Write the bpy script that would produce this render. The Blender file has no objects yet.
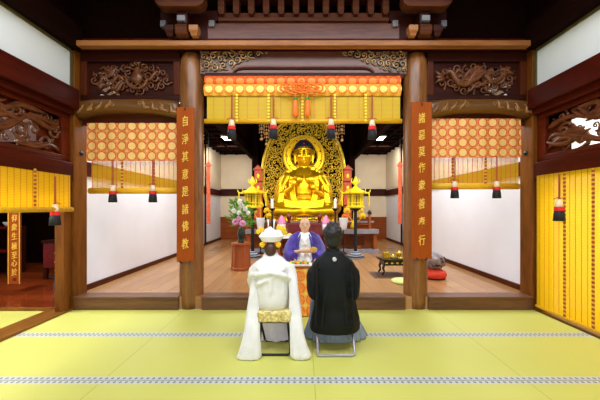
import bpy, bmesh, math, random
from math import sin, cos, pi, sqrt, radians as R
from mathutils import Vector, Matrix

SC = bpy.context.scene
COL = SC.collection
# ------------------------------------------------------------------ camera, light, exposure
FPX = 310.0          # focal length in pixels of the 600 x 400 frame
H = 1.45             # camera height
cam_d = bpy.data.cameras.new('camera')
cam = bpy.data.objects.new('camera', cam_d); COL.objects.link(cam)
cam.location = (0, 0, H); cam.rotation_euler = (pi/2, 0, 0)
cam_d.sensor_width = 36; cam_d.lens = 36*FPX/600
cam_d.shift_x = -3.5/600; cam_d.shift_y = -8/600*-1
cam_d.clip_start = .05
SC.camera = cam
SC.view_settings.view_transform = 'Standard'; SC.view_settings.look = 'None'
SC.view_settings.gamma = 1; SC.view_settings.use_curve_mapping = False
SC.view_settings.exposure = 0.4

w = bpy.data.worlds.new('sky'); SC.world = w; w.use_nodes = True
bg = w.node_tree.nodes['Background']; bg.inputs[0].default_value = (.85, .92, 1, 1); bg.inputs[1].default_value = 0.2

def area(name, loc, rot, sx, sy, power, col=(1, 1, 1)):
    d = bpy.data.lights.new(name, 'AREA'); d.shape = 'RECTANGLE'; d.size = sx; d.size_y = sy
    d.energy = power; d.color = col
    o = bpy.data.objects.new(name, d); COL.objects.link(o); o.location = loc; o.rotation_euler = rot
    return o
# daylight through the open temple front, behind the camera
area('daylight_front', (0, -2.6, 1.7), (R(86), 0, 0), 6.0, 2.4, 85, (.95, .97, 1))
# inner hall ceiling fluorescents, among unseen fill lamps added for brightness
area('fill_overhead', (0, 1.6, 4.7), (0, 0, 0), 5.0, 2.6, 215, (.93, .96, 1))  # added overhead fill that brightens the tatami, no real fixture
area('tubes_inner_left', (-2.5, 6.3, 3.52), (0, R(-10), 0), .9, 3.0, 105, (.88, .93, 1))
area('tubes_inner_right', (2.5, 6.3, 3.52), (0, R(10), 0), .9, 3.0, 105, (.88, .93, 1))
area('fill_back_left', (-2.6, 10.6, 3.5), (R(25), 0, 0), .9, .9, 28, (1, .93, .82))  # added fill for the left half of the cream back wall
area('fill_back_right', (2.6, 10.6, 3.5), (R(25), 0, 0), .9, .9, 28, (1, .93, .82))  # added fill for the right half of the cream back wall
area('fill_altar', (0, 6.2, 3.3), (R(66), 0, 0), 2.8, .5, 60, (1, .93, .78))  # unseen lamp added behind the valance to light the Buddha from the front
area('fill_side_left', (-4.9, 2.8, 3.3), (0, 0, 0), .9, 2.5, 115, (1, .97, .9))  # added fill for the white wall showing through the left transom
area('fill_side_far', (-4.8, 5.9, 3.3), (0, 0, 0), 1.2, 1.2, 38, (1, .9, .75))  # added lamp that lightens the wood floor of the left room
area('fill_side_right', (4.5, 2.8, 3.3), (0, 0, 0), .9, 2.5, 70, (1, .97, .9))  # added behind the lowered right blind to make it glow

# ------------------------------------------------------------------ helpers
def PX(px, Z): return (px-303.5)*Z/FPX
def PZ(py, Z): return H-(py-208)*Z/FPX
def P(px, py, Z): return Vector((PX(px, Z), Z, PZ(py, Z)))

def lin(c):
    return tuple(((v/255)/12.92 if v/255 <= .04045 else ((v/255+.055)/1.055)**2.4) for v in c)

def node_mat(name):
    m = bpy.data.materials.new(name); m.use_nodes = True
    nt = m.node_tree; b = nt.nodes['Principled BSDF']
    return m, nt, b

def N(nt, t, **kw):
    n = nt.nodes.new(t)
    for k, v in kw.items(): setattr(n, k, v)
    return n

def mat(name, rgb, rough=.6, metal=0, var=.12, scale=8, bump=0, stretch=(1, 1, 1), rgb2=None, spec=.5, sheen=0, noise_detail=4):
    m, nt, b = node_mat(name)
    c = lin(rgb)
    tc = N(nt, 'ShaderNodeTexCoord'); mp = N(nt, 'ShaderNodeMapping'); mp.inputs['Scale'].default_value = stretch
    nz = N(nt, 'ShaderNodeTexNoise'); nz.inputs['Scale'].default_value = scale; nz.inputs['Detail'].default_value = noise_detail
    cr = N(nt, 'ShaderNodeValToRGB')
    c2 = lin(rgb2) if rgb2 else tuple(v*(1+var) for v in c)
    c1 = tuple(v*(1-var) for v in c)
    cr.color_ramp.elements[0].position = .35; cr.color_ramp.elements[1].position = .65
    cr.color_ramp.elements[0].color = (*c1, 1); cr.color_ramp.elements[1].color = (*c2, 1)
    nt.links.new(tc.outputs['Object'], mp.inputs[0]); nt.links.new(mp.outputs[0], nz.inputs['Vector'])
    nt.links.new(nz.outputs[0], cr.inputs[0]); nt.links.new(cr.outputs[0], b.inputs['Base Color'])
    b.inputs['Roughness'].default_value = rough; b.inputs['Metallic'].default_value = metal
    b.inputs['Specular IOR Level'].default_value = spec
    if sheen: b.inputs['Sheen Weight'].default_value = sheen
    if bump:
        bp = N(nt, 'ShaderNodeBump'); bp.inputs['Strength'].default_value = bump; bp.inputs['Distance'].default_value = .02
        nt.links.new(nz.outputs[0], bp.inputs['Height']); nt.links.new(bp.outputs[0], b.inputs['Normal'])
    return m

def wood(name, rgb, rgb2, axis='X', scale=3, rough=.5, spec=.18, rings=10.0, k=(.66, .46, .32)):
    """wood with grain running along axis (object coordinates)"""
    m, nt, b = node_mat(name)
    tc = N(nt, 'ShaderNodeTexCoord'); mp = N(nt, 'ShaderNodeMapping')
    s = {'X': (.12, 1, 1), 'Y': (1, .12, 1), 'Z': (1, 1, .12)}[axis]
    mp.inputs['Scale'].default_value = s
    nz = N(nt, 'ShaderNodeTexNoise'); nz.inputs['Scale'].default_value = scale; nz.inputs['Detail'].default_value = 3
    mul = N(nt, 'ShaderNodeMath', operation='MULTIPLY'); mul.inputs[1].default_value = rings
    fr = N(nt, 'ShaderNodeMath', operation='PINGPONG'); fr.inputs[1].default_value = 1
    n2 = N(nt, 'ShaderNodeTexNoise'); n2.inputs['Scale'].default_value = scale*14; n2.inputs['Detail'].default_value = 2
    mx = N(nt, 'ShaderNodeMath', operation='MULTIPLY_ADD'); mx.inputs[1].default_value = .45
    cr = N(nt, 'ShaderNodeValToRGB')
    dk = lambda c: (c[0]*k[0], c[1]*k[1], c[2]*k[2], 1)
    cr.color_ramp.elements[0].color = dk(lin(rgb)); cr.color_ramp.elements[1].color = dk(lin(rgb2))
    cr.color_ramp.elements[0].position = .1; cr.color_ramp.elements[1].position = .95
    L = nt.links.new
    L(tc.outputs['Object'], mp.inputs[0]); L(mp.outputs[0], nz.inputs['Vector']); L(mp.outputs[0], n2.inputs['Vector'])
    L(nz.outputs[0], mul.inputs[0]); L(mul.outputs[0], fr.inputs[0])
    L(fr.outputs[0], mx.inputs[0]); L(n2.outputs[0], mx.inputs[2]); L(mx.outputs[0], cr.inputs[0])
    L(cr.outputs[0], b.inputs['Base Color'])
    b.inputs['Roughness'].default_value = rough; b.inputs['Specular IOR Level'].default_value = spec
    return m

def flat(name, rgb, rough=.6, metal=0): return mat(name, rgb, rough, metal, var=.05)

def emit(name, rgb, strength):
    m, nt, b = node_mat(name)
    b.inputs['Base Color'].default_value = (*lin(rgb), 1)
    b.inputs['Emission Color'].default_value = (*lin(rgb), 1); b.inputs['Emission Strength'].default_value = strength
    return m

class G:
    """tiny node-graph helper"""
    def __init__(s, nt): s.nt = nt
    def val(s, x):
        return x
    def m(s, op, a, b=None, c=None):
        n = s.nt.nodes.new('ShaderNodeMath'); n.operation = op
        for i, v in enumerate((a, b, c)):
            if v is None: continue
            if isinstance(v, (int, float)): n.inputs[i].default_value = v
            else: s.nt.links.new(v, n.inputs[i])
        return n.outputs[0]
    def mix(s, f, a, b):
        n = s.nt.nodes.new('ShaderNodeMix'); n.data_type = 'RGBA'
        for k, v in ((0, f), (6, a), (7, b)):
            if isinstance(v, (int, float)): n.inputs[k].default_value = v
            elif isinstance(v, tuple): n.inputs[k].default_value = (*v, 1) if len(v) == 3 else v
            else: s.nt.links.new(v, n.inputs[k])
        return n.outputs[2]
    def xyz(s):
        tc = s.nt.nodes.new('ShaderNodeTexCoord'); sp = s.nt.nodes.new('ShaderNodeSeparateXYZ')
        s.nt.links.new(tc.outputs['Object'], sp.inputs[0]); return sp.outputs

def medallion(name, pitch, ground, ring, disc, ring2, ox=0, oz=0, u=0, v=2, rough=.5):
    """brocade with a grid of round medallions in the object's u / v plane"""
    m, nt, b = node_mat(name); g = G(nt); o = g.xyz()
    fx = g.m('SUBTRACT', g.m('FRACT', g.m('ADD', g.m('DIVIDE', o[u], pitch), ox)), .5)
    fz = g.m('SUBTRACT', g.m('FRACT', g.m('ADD', g.m('DIVIDE', o[v], pitch), oz)), .5)
    d = g.m('SQRT', g.m('ADD', g.m('MULTIPLY', fx, fx), g.m('MULTIPLY', fz, fz)))
    # corner flowers
    ax = g.m('SUBTRACT', g.m('ABSOLUTE', fx), .5); az = g.m('SUBTRACT', g.m('ABSOLUTE', fz), .5)
    dc = g.m('SQRT', g.m('ADD', g.m('MULTIPLY', ax, ax), g.m('MULTIPLY', az, az)))
    col = g.mix(g.m('LESS_THAN', dc, .13), ground, ring2)
    col = g.mix(g.m('LESS_THAN', d, .47), col, ring)
    col = g.mix(g.m('LESS_THAN', d, .37), col, disc)
    nz = N(nt, 'ShaderNodeTexNoise'); nz.inputs['Scale'].default_value = 60
    tc = N(nt, 'ShaderNodeTexCoord'); nt.links.new(tc.outputs['Object'], nz.inputs['Vector'])
    k = g.m('MULTIPLY', g.m('GREATER_THAN', nz.outputs[0], .56), .45)
    col = g.mix(k, col, ring2)
    nt.links.new(col, b.inputs['Base Color']); b.inputs['Roughness'].default_value = rough
    return m

def bamboo(name, base, strip, thread, see=.0, along=0, pitch=.018, thr=.075, trans=.0):
    """slatted bamboo blind: slats stacked in z, stitched with threads spaced along x or y"""
    m, nt, b = node_mat(name); g = G(nt); o = g.xyz()
    fz = g.m('FRACT', g.m('DIVIDE', o[2], pitch)); fx = g.m('FRACT', g.m('DIVIDE', o[along], thr))
    col = g.mix(g.m('LESS_THAN', fz, .3), base, strip)
    nz = N(nt, 'ShaderNodeTexNoise'); nz.inputs['Scale'].default_value = 3
    tc = N(nt, 'ShaderNodeTexCoord'); nt.links.new(tc.outputs['Object'], nz.inputs['Vector'])
    col = g.mix(g.m('MULTIPLY', nz.outputs[0], .35), col, strip)
    isth = g.m('LESS_THAN', fx, .12)
    col = g.mix(isth, col, thread)
    nt.links.new(col, b.inputs['Base Color']); b.inputs['Roughness'].default_value = .55
    out = nt.nodes['Material Output']; sh = b.outputs[0]
    if trans:
        tr = N(nt, 'ShaderNodeBsdfTranslucent'); nt.links.new(col, tr.inputs[0])
        ms = N(nt, 'ShaderNodeMixShader'); ms.inputs[0].default_value = trans
        nt.links.new(sh, ms.inputs[1]); nt.links.new(tr.outputs[0], ms.inputs[2]); sh = ms.outputs[0]
    if see:
        tp = N(nt, 'ShaderNodeBsdfTransparent'); ms = N(nt, 'ShaderNodeMixShader')
        f = g.m('MULTIPLY', g.m('SUBTRACT', 1, isth), see)
        nt.links.new(f, ms.inputs[0]); nt.links.new(sh, ms.inputs[1]); nt.links.new(tp.outputs[0], ms.inputs[2]); sh = ms.outputs[0]
    nt.links.new(sh, out.inputs['Surface'])
    return m

def dashes(name, a, b_, period=.05, duty=.5, axis=2):
    m, nt, b = node_mat(name); g = G(nt); o = g.xyz()
    f = g.m('LESS_THAN', g.m('FRACT', g.m('DIVIDE', o[axis], period)), duty)
    nt.links.new(g.mix(f, a, b_), b.inputs['Base Color']); b.inputs['Roughness'].default_value = .7
    return m

def tatami_mat():
    m, nt, b = node_mat('tatami'); g = G(nt); o = g.xyz()
    tc = N(nt, 'ShaderNodeTexCoord')
    green = lin((202, 202, 104)); green2 = lin((193, 195, 92))
    w1 = g.m('SINE', g.m('MULTIPLY', o[1], 900))
    nz = N(nt, 'ShaderNodeTexNoise'); nz.inputs['Scale'].default_value = 1.5; nt.links.new(tc.outputs['Object'], nz.inputs['Vector'])
    col = g.mix(nz.outputs[0], green, green2)
    # rows of mats across the hall; a cloth border along each long edge
    row = g.m('DIVIDE', g.m('SUBTRACT', o[1], 2.61-.94*4), .94)
    fr = g.m('FRACT', row)
    edge = g.m('MINIMUM', fr, g.m('SUBTRACT', 1, fr))
    isb = g.m('LESS_THAN', edge, .062)
    idx = g.m('FLOOR', row)
    mx = g.m('FRACT', g.m('ADD', g.m('DIVIDE', o[0], 1.78), g.m('MULTIPLY_ADD', 0, idx, .95)))
    seam = g.m('LESS_THAN', mx, .0035)
    col = g.mix(g.m('MULTIPLY', seam, .5), col, lin((110, 110, 50)))
    # border: pale grey cloth woven with small blue diamonds and a dark middle line
    cx = g.m('SUBTRACT', g.m('FRACT', g.m('DIVIDE', o[0], .05)), .5)
    ce = g.m('SUBTRACT', g.m('DIVIDE', edge, .062), .5)
    dd = g.m('ADD', g.m('ABSOLUTE', cx), g.m('ABSOLUTE', ce))
    bc = g.mix(g.m('LESS_THAN', dd, .3), lin((190, 194, 186)), lin((98, 112, 134)))
    bc = g.mix(g.m('LESS_THAN', edge, .006), bc, lin((120, 125, 110)))
    col = g.mix(isb, col, bc)
    nt.links.new(col, b.inputs['Base Color']); b.inputs['Roughness'].default_value = .55
    return m

def planks(name, c1, c2, width=.24, axis=0, rough=.25, grain='Y', length=3.0):
    m, nt, b = node_mat(name); g = G(nt); o = g.xyz()
    tc = N(nt, 'ShaderNodeTexCoord'); mp = N(nt, 'ShaderNodeMapping')
    mp.inputs['Scale'].default_value = (1, .08, 1) if axis == 0 else (.08, 1, 1)
    nz = N(nt, 'ShaderNodeTexNoise'); nz.inputs['Scale'].default_value = 14; nz.inputs['Detail'].default_value = 5
    nt.links.new(tc.outputs['Object'], mp.inputs[0]); nt.links.new(mp.outputs[0], nz.inputs['Vector'])
    r = g.m('DIVIDE', o[axis], width); idx = g.m('FLOOR', r)
    wn = N(nt, 'ShaderNodeTexWhiteNoise'); wn.noise_dimensions = '2D'
    cb = N(nt, 'ShaderNodeCombineXYZ'); nt.links.new(idx, cb.inputs[0])
    along = g.m('FLOOR', g.m('ADD', g.m('DIVIDE', o[1-axis], length), g.m('MULTIPLY', idx, .37))); nt.links.new(along, cb.inputs[1])
    nt.links.new(cb.outputs[0], wn.inputs[0])
    f = g.m('ADD', g.m('MULTIPLY', wn.outputs[0], .6), g.m('MULTIPLY', nz.outputs[0], .5))
    col = g.mix(f, c1, c2)
    gap = g.m('LESS_THAN', g.m('FRACT', r), .02)
    col = g.mix(g.m('MULTIPLY', gap, .6), col, (.03, .015, .01))
    nt.links.new(col, b.inputs['Base Color']); b.inputs['Roughness'].default_value = rough
    return m

# ---- mesh builder
class MB:
    def __init__(s): s.v = []; s.f = []; s.mi = []; s.cur = 0
    def _add(s, vs, fs):
        n = len(s.v); s.v += [tuple(v) for v in vs]; s.f += [tuple(i+n for i in f) for f in fs]; s.mi += [s.cur]*len(fs); return s
    def box(s, x0, x1, y0, y1, z0, z1):
        vs = [(x, y, z) for x in (x0, x1) for y in (y0, y1) for z in (z0, z1)]
        return s._add(vs, [(0, 1, 3, 2), (4, 6, 7, 5), (0, 4, 5, 1), (2, 3, 7, 6), (0, 2, 6, 4), (1, 5, 7, 3)])
    def obox(s, c, sx, sy, sz, M):
        vs = [Vector(c)+M@Vector((x*sx/2, y*sy/2, z*sz/2)) for x in (-1, 1) for y in (-1, 1) for z in (-1, 1)]
        return s._add(vs, [(0, 1, 3, 2), (4, 6, 7, 5), (0, 4, 5, 1), (2, 3, 7, 6), (0, 2, 6, 4), (1, 5, 7, 3)])
    def rings(s, rs, close=True, cap=True):
        n = len(rs[0]); vs = [p for r in rs for p in r]; fs = []
        for i in range(len(rs)-1):
            for j in range(n if close else n-1):
                k = (j+1) % n
                fs.append((i*n+j, i*n+k, (i+1)*n+k, (i+1)*n+j))
        if cap and close:
            fs.append(tuple(range(n-1, -1, -1))); fs.append(tuple((len(rs)-1)*n+j for j in range(n)))
        return s._add(vs, fs)
    def tube(s, pts, rad, n=8, flatz=1.0):
        pts = [Vector(p) for p in pts]
        if isinstance(rad, (int, float)): rad = [rad]*len(pts)
        rs = []; up = Vector((0, 0, 1)); prev = None
        for i, p in enumerate(pts):
            t = (pts[min(i+1, len(pts)-1)]-pts[max(i-1, 0)])
            t = t.normalized() if t.length > 1e-9 else Vector((0, 0, 1))
            if prev is None:
                a = t.cross(Vector((0, 1, 0)))
                if a.length < .1: a = t.cross(up)
            else: a = prev-t*prev.dot(t)
            a.normalize(); prev = a; b = t.cross(a)
            rs.append([p+a*rad[i]*cos(2*pi*k/n)+b*rad[i]*sin(2*pi*k/n) for k in range(n)])
        return s.rings(rs)
    def lathe(s, c, prof, n=20, sx=1, sy=1, twist=0):
        rs = []
        for r, z in prof:
            r = max(r, .0005)
            rs.append([(c[0]+r*sx*cos(2*pi*k/n+twist), c[1]+r*sy*sin(2*pi*k/n+twist), c[2]+z) for k in range(n)])
        return s.rings(rs)
    def ball(s, c, rx, ry=None, rz=None, n=14, m=9, M=None):
        ry = rx if ry is None else ry; rz = rx if rz is None else rz
        rs = []
        for i in range(m+1):
            t = pi*(.02+.96*i/m); z = -cos(t)*rz; q = sin(t)
            ring = []
            for k in range(n):
                v = Vector((rx*q*cos(2*pi*k/n), ry*q*sin(2*pi*k/n), z))
                if M: v = M@v
                ring.append(Vector(c)+v)
            rs.append(ring)
        return s.rings(rs)
    def prism(s, poly, a0, a1, plane='XZ'):
        """extrude a closed polygon: XZ polygons along y, YZ along x, XY along z"""
        def q(p, a):
            return {'XZ': (p[0], a, p[1]), 'YZ': (a, p[0], p[1]), 'XY': (p[0], p[1], a)}[plane]
        n = len(poly); vs = [q(p, a0) for p in poly]+[q(p, a1) for p in poly]
        fs = [tuple(range(n)), tuple(range(2*n-1, n-1, -1))]+[(i, i+n, (i+1) % n+n, (i+1) % n) for i in range(n)]
        return s._add(vs, fs)
    def sheet(s, fn, nu, nv, thick=None):
        vs = [fn(i/nu, j/nv) for i in range(nu+1) for j in range(nv+1)]
        fs = [(i*(nv+1)+j, (i+1)*(nv+1)+j, (i+1)*(nv+1)+j+1, i*(nv+1)+j+1) for i in range(nu) for j in range(nv)]
        return s._add(vs, fs)
    def build(s, name, m, parent=None, at=None, smooth=False, bevel=0, solid=0, remesh=0, smooth_it=0, subsurf=0, rot=None, kind=None):
        root = parent
        while root is not None and root.parent: root = root.parent
        org = Vector(root.location) if root is not None else Vector(at or (0, 0, 0))
        me = bpy.data.meshes.new(name)
        me.from_pydata([Vector(v)-org for v in s.v], [], s.f)
        for mm in (m if isinstance(m, (list, tuple)) else [m]): me.materials.append(mm)
        if isinstance(m, (list, tuple)):
            me.polygons.foreach_set('material_index', s.mi)
        bm = bmesh.new(); bm.from_mesh(me); bmesh.ops.recalc_face_normals(bm, faces=bm.faces); bm.to_mesh(me); bm.free()
        if smooth:
            me.polygons.foreach_set('use_smooth', [True]*len(me.polygons))
        o = bpy.data.objects.new(name, me); COL.objects.link(o)
        if parent is not None: o.parent = parent
        else: o.location = org
        if solid:
            md = o.modifiers.new('solid', 'SOLIDIFY'); md.thickness = solid; md.offset = 0
        if remesh:
            md = o.modifiers.new('remesh', 'REMESH'); md.mode = 'VOXEL'; md.voxel_size = remesh; md.use_smooth_shade = True
            if smooth_it:
                md = o.modifiers.new('smooth', 'SMOOTH'); md.factor = .5; md.iterations = smooth_it
        if subsurf:
            md = o.modifiers.new('sub', 'SUBSURF'); md.levels = md.render_levels = subsurf
        if bevel:
            md = o.modifiers.new('bevel', 'BEVEL'); md.width = bevel; md.segments = 2; md.limit_method = 'ANGLE'
        if kind: o['kind'] = kind
        return o

def tag(o, label, cat=None, group=None):
    if label: o['label'] = label
    if cat: o['category'] = cat
    if group: o['group'] = group
    return o
def thing(name, label, cat, at, group=None):
    o = bpy.data.objects.new(name, None); COL.objects.link(o); o.location = at; o.empty_display_size = .1
    return tag(o, label, cat, group)
def dup(root, loc, label, mirror=False, rotz=None):
    def rec(o, par):
        c = o.copy(); COL.objects.link(c); c.parent = par
        for ch in list(o.children): rec(ch, c)
        return c
    c = rec(root, None); c.location = loc
    if rotz is not None: c.rotation_euler = (0, 0, rotz)
    if mirror: c.scale = (-1, 1, 1)
    if label: c['label'] = label
    return c
def struct(name, mb, m, **kw): return mb.build(name, m, kind='structure', **kw)
def bx(*a): return MB().box(*a)

def spiral(c, Rr, turns=1.4, a0=0, hand=1, n=14, plane='XZ'):
    pts = []
    for i in range(n+1):
        t = i/n; r = Rr*(1-.82*t); a = a0+hand*2*pi*turns*t
        if plane == 'XZ': pts.append((c[0]+r*cos(a), c[1]-.35*Rr*t, c[2]+r*sin(a)))
        else: pts.append((c[0]+.35*Rr*t*plane, c[1]+r*cos(a), c[2]+r*sin(a)))
    return pts

def pack(inside, box, radii, tries, seed, gap=1.0):
    """greedy circle packing of a region (u, v)"""
    rnd = random.Random(seed); out = []
    for r in radii:
        for _ in range(tries):
            u = rnd.uniform(box[0], box[1]); v = rnd.uniform(box[2], box[3])
            if not inside(u, v, r): continue
            if all((u-a)**2+(v-b)**2 > (gap*(r+q))**2 for a, b, q in out): out.append((u, v, r))
    return out

def scrolls(mb, circles, y, tr=.2, plane='XZ', n=12, seed=3, sides=5, turns=1.4):
    rnd = random.Random(seed)
    for u, v, r in circles:
        a0 = rnd.uniform(0, 6.28); hd = rnd.choice((-1, 1))
        c = (u, y, v) if plane == 'XZ' else (y, u, v)
        pts = spiral(c, r, turns, a0, hd, n, plane)
        mb.tube(pts, [r*tr*(1-.35*i/n) for i in range(n+1)], sides)
        # a leaf off the outer end, to join neighbouring scrolls
        p = Vector(pts[0]); d = (p-Vector(c)).normalized()
        if plane == 'XZ': t = Vector((-d.z, 0, d.x))*-hd
        else: t = Vector((0, -d.z, d.y))*-hd
        mb.tube([p, p+t*r*.5+d*r*.15, p+t*r*.9+d*r*.5], [r*tr, r*tr*1.1, r*.04], sides)

# ------------------------------------------------------------------ materials
M = {}
M['dark'] = wood('dark_wood', (38, 13, 6), (70, 28, 12), 'X', rough=.5)
M['darkY'] = wood('dark_wood_deep', (48, 12, 4), (84, 26, 8), 'Y', rough=.5, spec=.12, k=(.8, .6, .5))
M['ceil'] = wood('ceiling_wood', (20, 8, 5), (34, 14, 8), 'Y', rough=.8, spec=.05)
M['mid'] = wood('beam_wood', (76, 38, 28), (128, 78, 62), 'X', rough=.32, rings=8, k=(.8, .72, .7), spec=.5)
M['lit'] = wood('lit_rail_wood', (140, 86, 52), (196, 138, 92), 'X', rough=.3, rings=7, k=(.75, .65, .5))  # pale tone has the light falling on the rail put into the colour
M['pillar'] = wood('pillar_wood', (92, 54, 24), (152, 102, 56), 'Z', rough=.3, scale=3.5, rings=12, spec=.5, k=(.85, .78, .7))
M['post'] = wood('post_wood', (84, 44, 10), (136, 84, 30), 'Z', rough=.4, k=(.8, .7, .6))
M['sill'] = wood('sill_wood', (70, 42, 28), (122, 84, 58), 'X', rough=.35, spec=.5, k=(.8, .72, .66))
M['sillY'] = wood('sill_wood_long', (116, 82, 34), (160, 122, 58), 'Y', rough=.35)
M['frame'] = wood('frame_wood', (64, 28, 10), (100, 50, 22), 'X', rough=.4)
M['frameZ'] = wood('frame_wood_upright', (64, 28, 10), (100, 50, 22), 'Z', rough=.4)
M['frameY'] = wood('frame_wood_side', (72, 24, 8), (112, 44, 16), 'Y', rough=.4)
M['carve'] = mat('carved_wood', (104, 58, 30), .32, var=.35, scale=12)
M['carve_side'] = mat('carved_wood_side', (92, 46, 20), .34, var=.35, scale=10)
M['carve_gold'] = mat('gilded_carving', (176, 136, 92), .35, metal=.2, var=.45, scale=14)
M['koryo'] = wood('rainbow_beam_wood', (84, 50, 18), (134, 90, 40), 'X', rough=.3, spec=.5, k=(.6, .55, .45))
M['wave'] = mat('carved_waves', (142, 98, 50), .3, var=.3, scale=12)
M['bracket'] = wood('bracket_wood', (70, 38, 24), (118, 74, 52), 'X', rough=.45)
M['bracket_grey'] = mat('bracket_block_grey', (120, 118, 124), .5)
M['plaster'] = mat('white_plaster', (236, 236, 242), .8, var=.02, scale=2)
M['frieze'] = mat('frieze_plaster', (226, 232, 234), .8, var=.02, scale=2)
M['cream'] = mat('cream_panel', (222, 206, 180), .7, var=.05, scale=1.5)
M['tatami'] = tatami_mat()
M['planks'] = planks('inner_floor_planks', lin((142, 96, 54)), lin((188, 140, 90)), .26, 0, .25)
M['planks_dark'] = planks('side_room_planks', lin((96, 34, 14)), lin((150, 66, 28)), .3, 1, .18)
M['gold'] = mat('gold', (250, 200, 24), .3, metal=.8, var=.1, scale=5)
M['gold_body'] = mat('gold_skin', (226, 160, 44), .24, metal=.85, var=.15, scale=3)
M['gold_lace'] = mat('gold_openwork', (244, 208, 56), .42, metal=.25, var=.25, scale=9)
M['brass'] = mat('lantern_brass', (248, 220, 40), .4, metal=.3, var=.12, scale=10)
M['brass_dark'] = mat('lantern_lattice', (120, 104, 40), .45, metal=.5)
M['hair_blue'] = mat('dark_blue_curls', (22, 24, 62), .5, var=.4, scale=50, bump=.6)
M['black'] = flat('black_lacquer', (14, 14, 16), .3)
M['iron'] = flat('black_iron', (26, 26, 30), .4, .3)
M['hairm'] = mat('black_hair', (14, 12, 14), .45, var=.5, scale=70, bump=.5)
M['hairb'] = mat('brown_black_hair', (70, 36, 20), .4, var=.4, scale=60, bump=.4)
M['skin'] = mat('skin', (224, 180, 146), .55, var=.05)
M['white_silk'] = mat('white_silk', (226, 225, 224), .55, var=.05, scale=9, bump=.35, sheen=.1)
M['white_cloth'] = mat('white_cloth', (240, 240, 240), .6, var=.03)
M['black_silk'] = mat('black_silk', (10, 13, 15), .7, var=.2, scale=10, spec=.25)
M['hakama'] = mat('grey_blue_hakama', (128, 142, 160), .6, var=.15, scale=14, stretch=(3, 3, .3))
M['purple'] = mat('purple_robe', (60, 36, 142), .5, var=.3, scale=8, sheen=.3)
M['red'] = flat('red_cloth', (222, 34, 24), .7)
M['tassel_black'] = mat('black_fringe', (20, 22, 30), .7, var=.4, scale=60, stretch=(1, 1, .1))
M['tassel_white'] = mat('white_fringe', (238, 224, 190), .7, var=.1, scale=60, stretch=(1, 1, .1))
M['cord'] = flat('red_brown_cord', (170, 78, 44), .6)
M['orange'] = mat('orange_cord', (244, 120, 26), .6, var=.12, scale=40)
M['green'] = flat('green_bead', (30, 132, 66), .5)
M['tablet'] = mat('vermilion_tablet', (206, 84, 38), .5, var=.25, scale=14)
M['plaque'] = wood('plaque_wood', (146, 66, 16), (176, 88, 26), 'Z', rough=.4, rings=5, k=(.85, .75, .6))
M['goldleaf'] = mat('gold_leaf_letters', (248, 206, 84), .4, metal=.3, var=.1)
M['leaf'] = mat('green_leaves', (92, 160, 52), .5, var=.35, scale=20)
M['leaf2'] = mat('yellow_green_leaves', (150, 180, 60), .5, var=.2, scale=20)
M['petal_white'] = mat('white_petals', (242, 244, 236), .5, var=.05, scale=20)
M['petal_pink'] = mat('pink_petals', (222, 150, 196), .5, var=.15, scale=20)
M['petal_yellow'] = mat('yellow_petals', (246, 206, 30), .5, var=.12, scale=20)
M['vase'] = mat('dark_green_glass', (24, 44, 36), .15)
M['stand'] = wood('stand_wood', (152, 74, 36), (186, 104, 58), 'Z', rough=.35, rings=4, k=(.8, .75, .7))
M['altar'] = wood('altar_wood', (150, 84, 40), (196, 128, 72), 'X', rough=.35)
M['altar_edge'] = mat('grey_metal_edging', (150, 150, 160), .4, metal=.3)
M['wains'] = wood('wainscot_wood', (140, 78, 34), (178, 108, 56), 'X', rough=.45)
M['red_lacquer'] = mat('dark_red_lacquer', (112, 24, 20), .25, var=.15)
M['paper'] = mat('paper_shade', (226, 228, 232), .6, var=.03)
M['candle'] = flat('candle_wax', (248, 244, 230), .4)
M['pink'] = mat('pink_lotus', (240, 150, 200), .5, var=.1)
M['steel'] = mat('grey_lilac_steel', (172, 168, 190), .35, metal=.5, var=.03)
M['bowl'] = mat('brass_bowl', (216, 186, 60), .25, metal=.8, var=.1)
M['cushion'] = mat('straw_cushion', (214, 222, 130), .7, var=.08, scale=20)
M['fishdrum'] = mat('grey_carved_drum', (128, 114, 112), .5, var=.45, scale=9, bump=.3)
M['redcush'] = mat('red_cushion', (222, 60, 22), .6, var=.12)
M['brocade_side'] = medallion('brocade_pale_medallions', .1452, lin((210, 136, 78)), lin((214, 58, 20)), lin((240, 198, 118)), lin((238, 176, 84)))
M['brocade_top'] = medallion('brocade_orange_medallions', .1452, lin((226, 92, 34)), lin((236, 70, 22)), lin((238, 150, 62)), lin((238, 120, 40)), oz=.2)
M['brocade_low'] = medallion('brocade_yellow_medallions', .1452, lin((248, 170, 60)), lin((240, 110, 34)), lin((252, 232, 120)), lin((252, 200, 80)), oz=.0)
M['blind'] = bamboo('bamboo_blind', lin((222, 190, 22)), lin((196, 150, 8)), lin((206, 150, 40)), 0, 0, thr=.16, trans=.15)
M['blind_see'] = bamboo('bamboo_blind_thin', lin((240, 190, 24)), lin((220, 156, 8)), lin((196, 80, 40)), .28, 0, thr=.07)
M['blind_side'] = bamboo('bamboo_blind_side', lin((255, 214, 20)), lin((242, 184, 6)), lin((206, 120, 30)), .05, 1, thr=.08, trans=.5)
M['blind_left'] = bamboo('bamboo_blind_left', lin((255, 204, 12)), lin((236, 166, 4)), lin((214, 120, 30)), 0, 1, thr=.08, trans=.35)
M['bar'] = mat('bamboo_roll', (232, 176, 26), .5, var=.15, scale=20, stretch=(.3, 4, 4))
M['braid'] = dashes('braid_yellow', lin((250, 230, 60)), lin((206, 150, 30)), .045, .5)
M['braid2'] = dashes('braid_brown', lin((150, 74, 24)), lin((236, 176, 50)), .05, .45)
M['seatcloth'] = mat('gold_brocade_seat', (206, 178, 92), .6, var=.3, scale=45, rgb2=(236, 220, 150))
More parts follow.
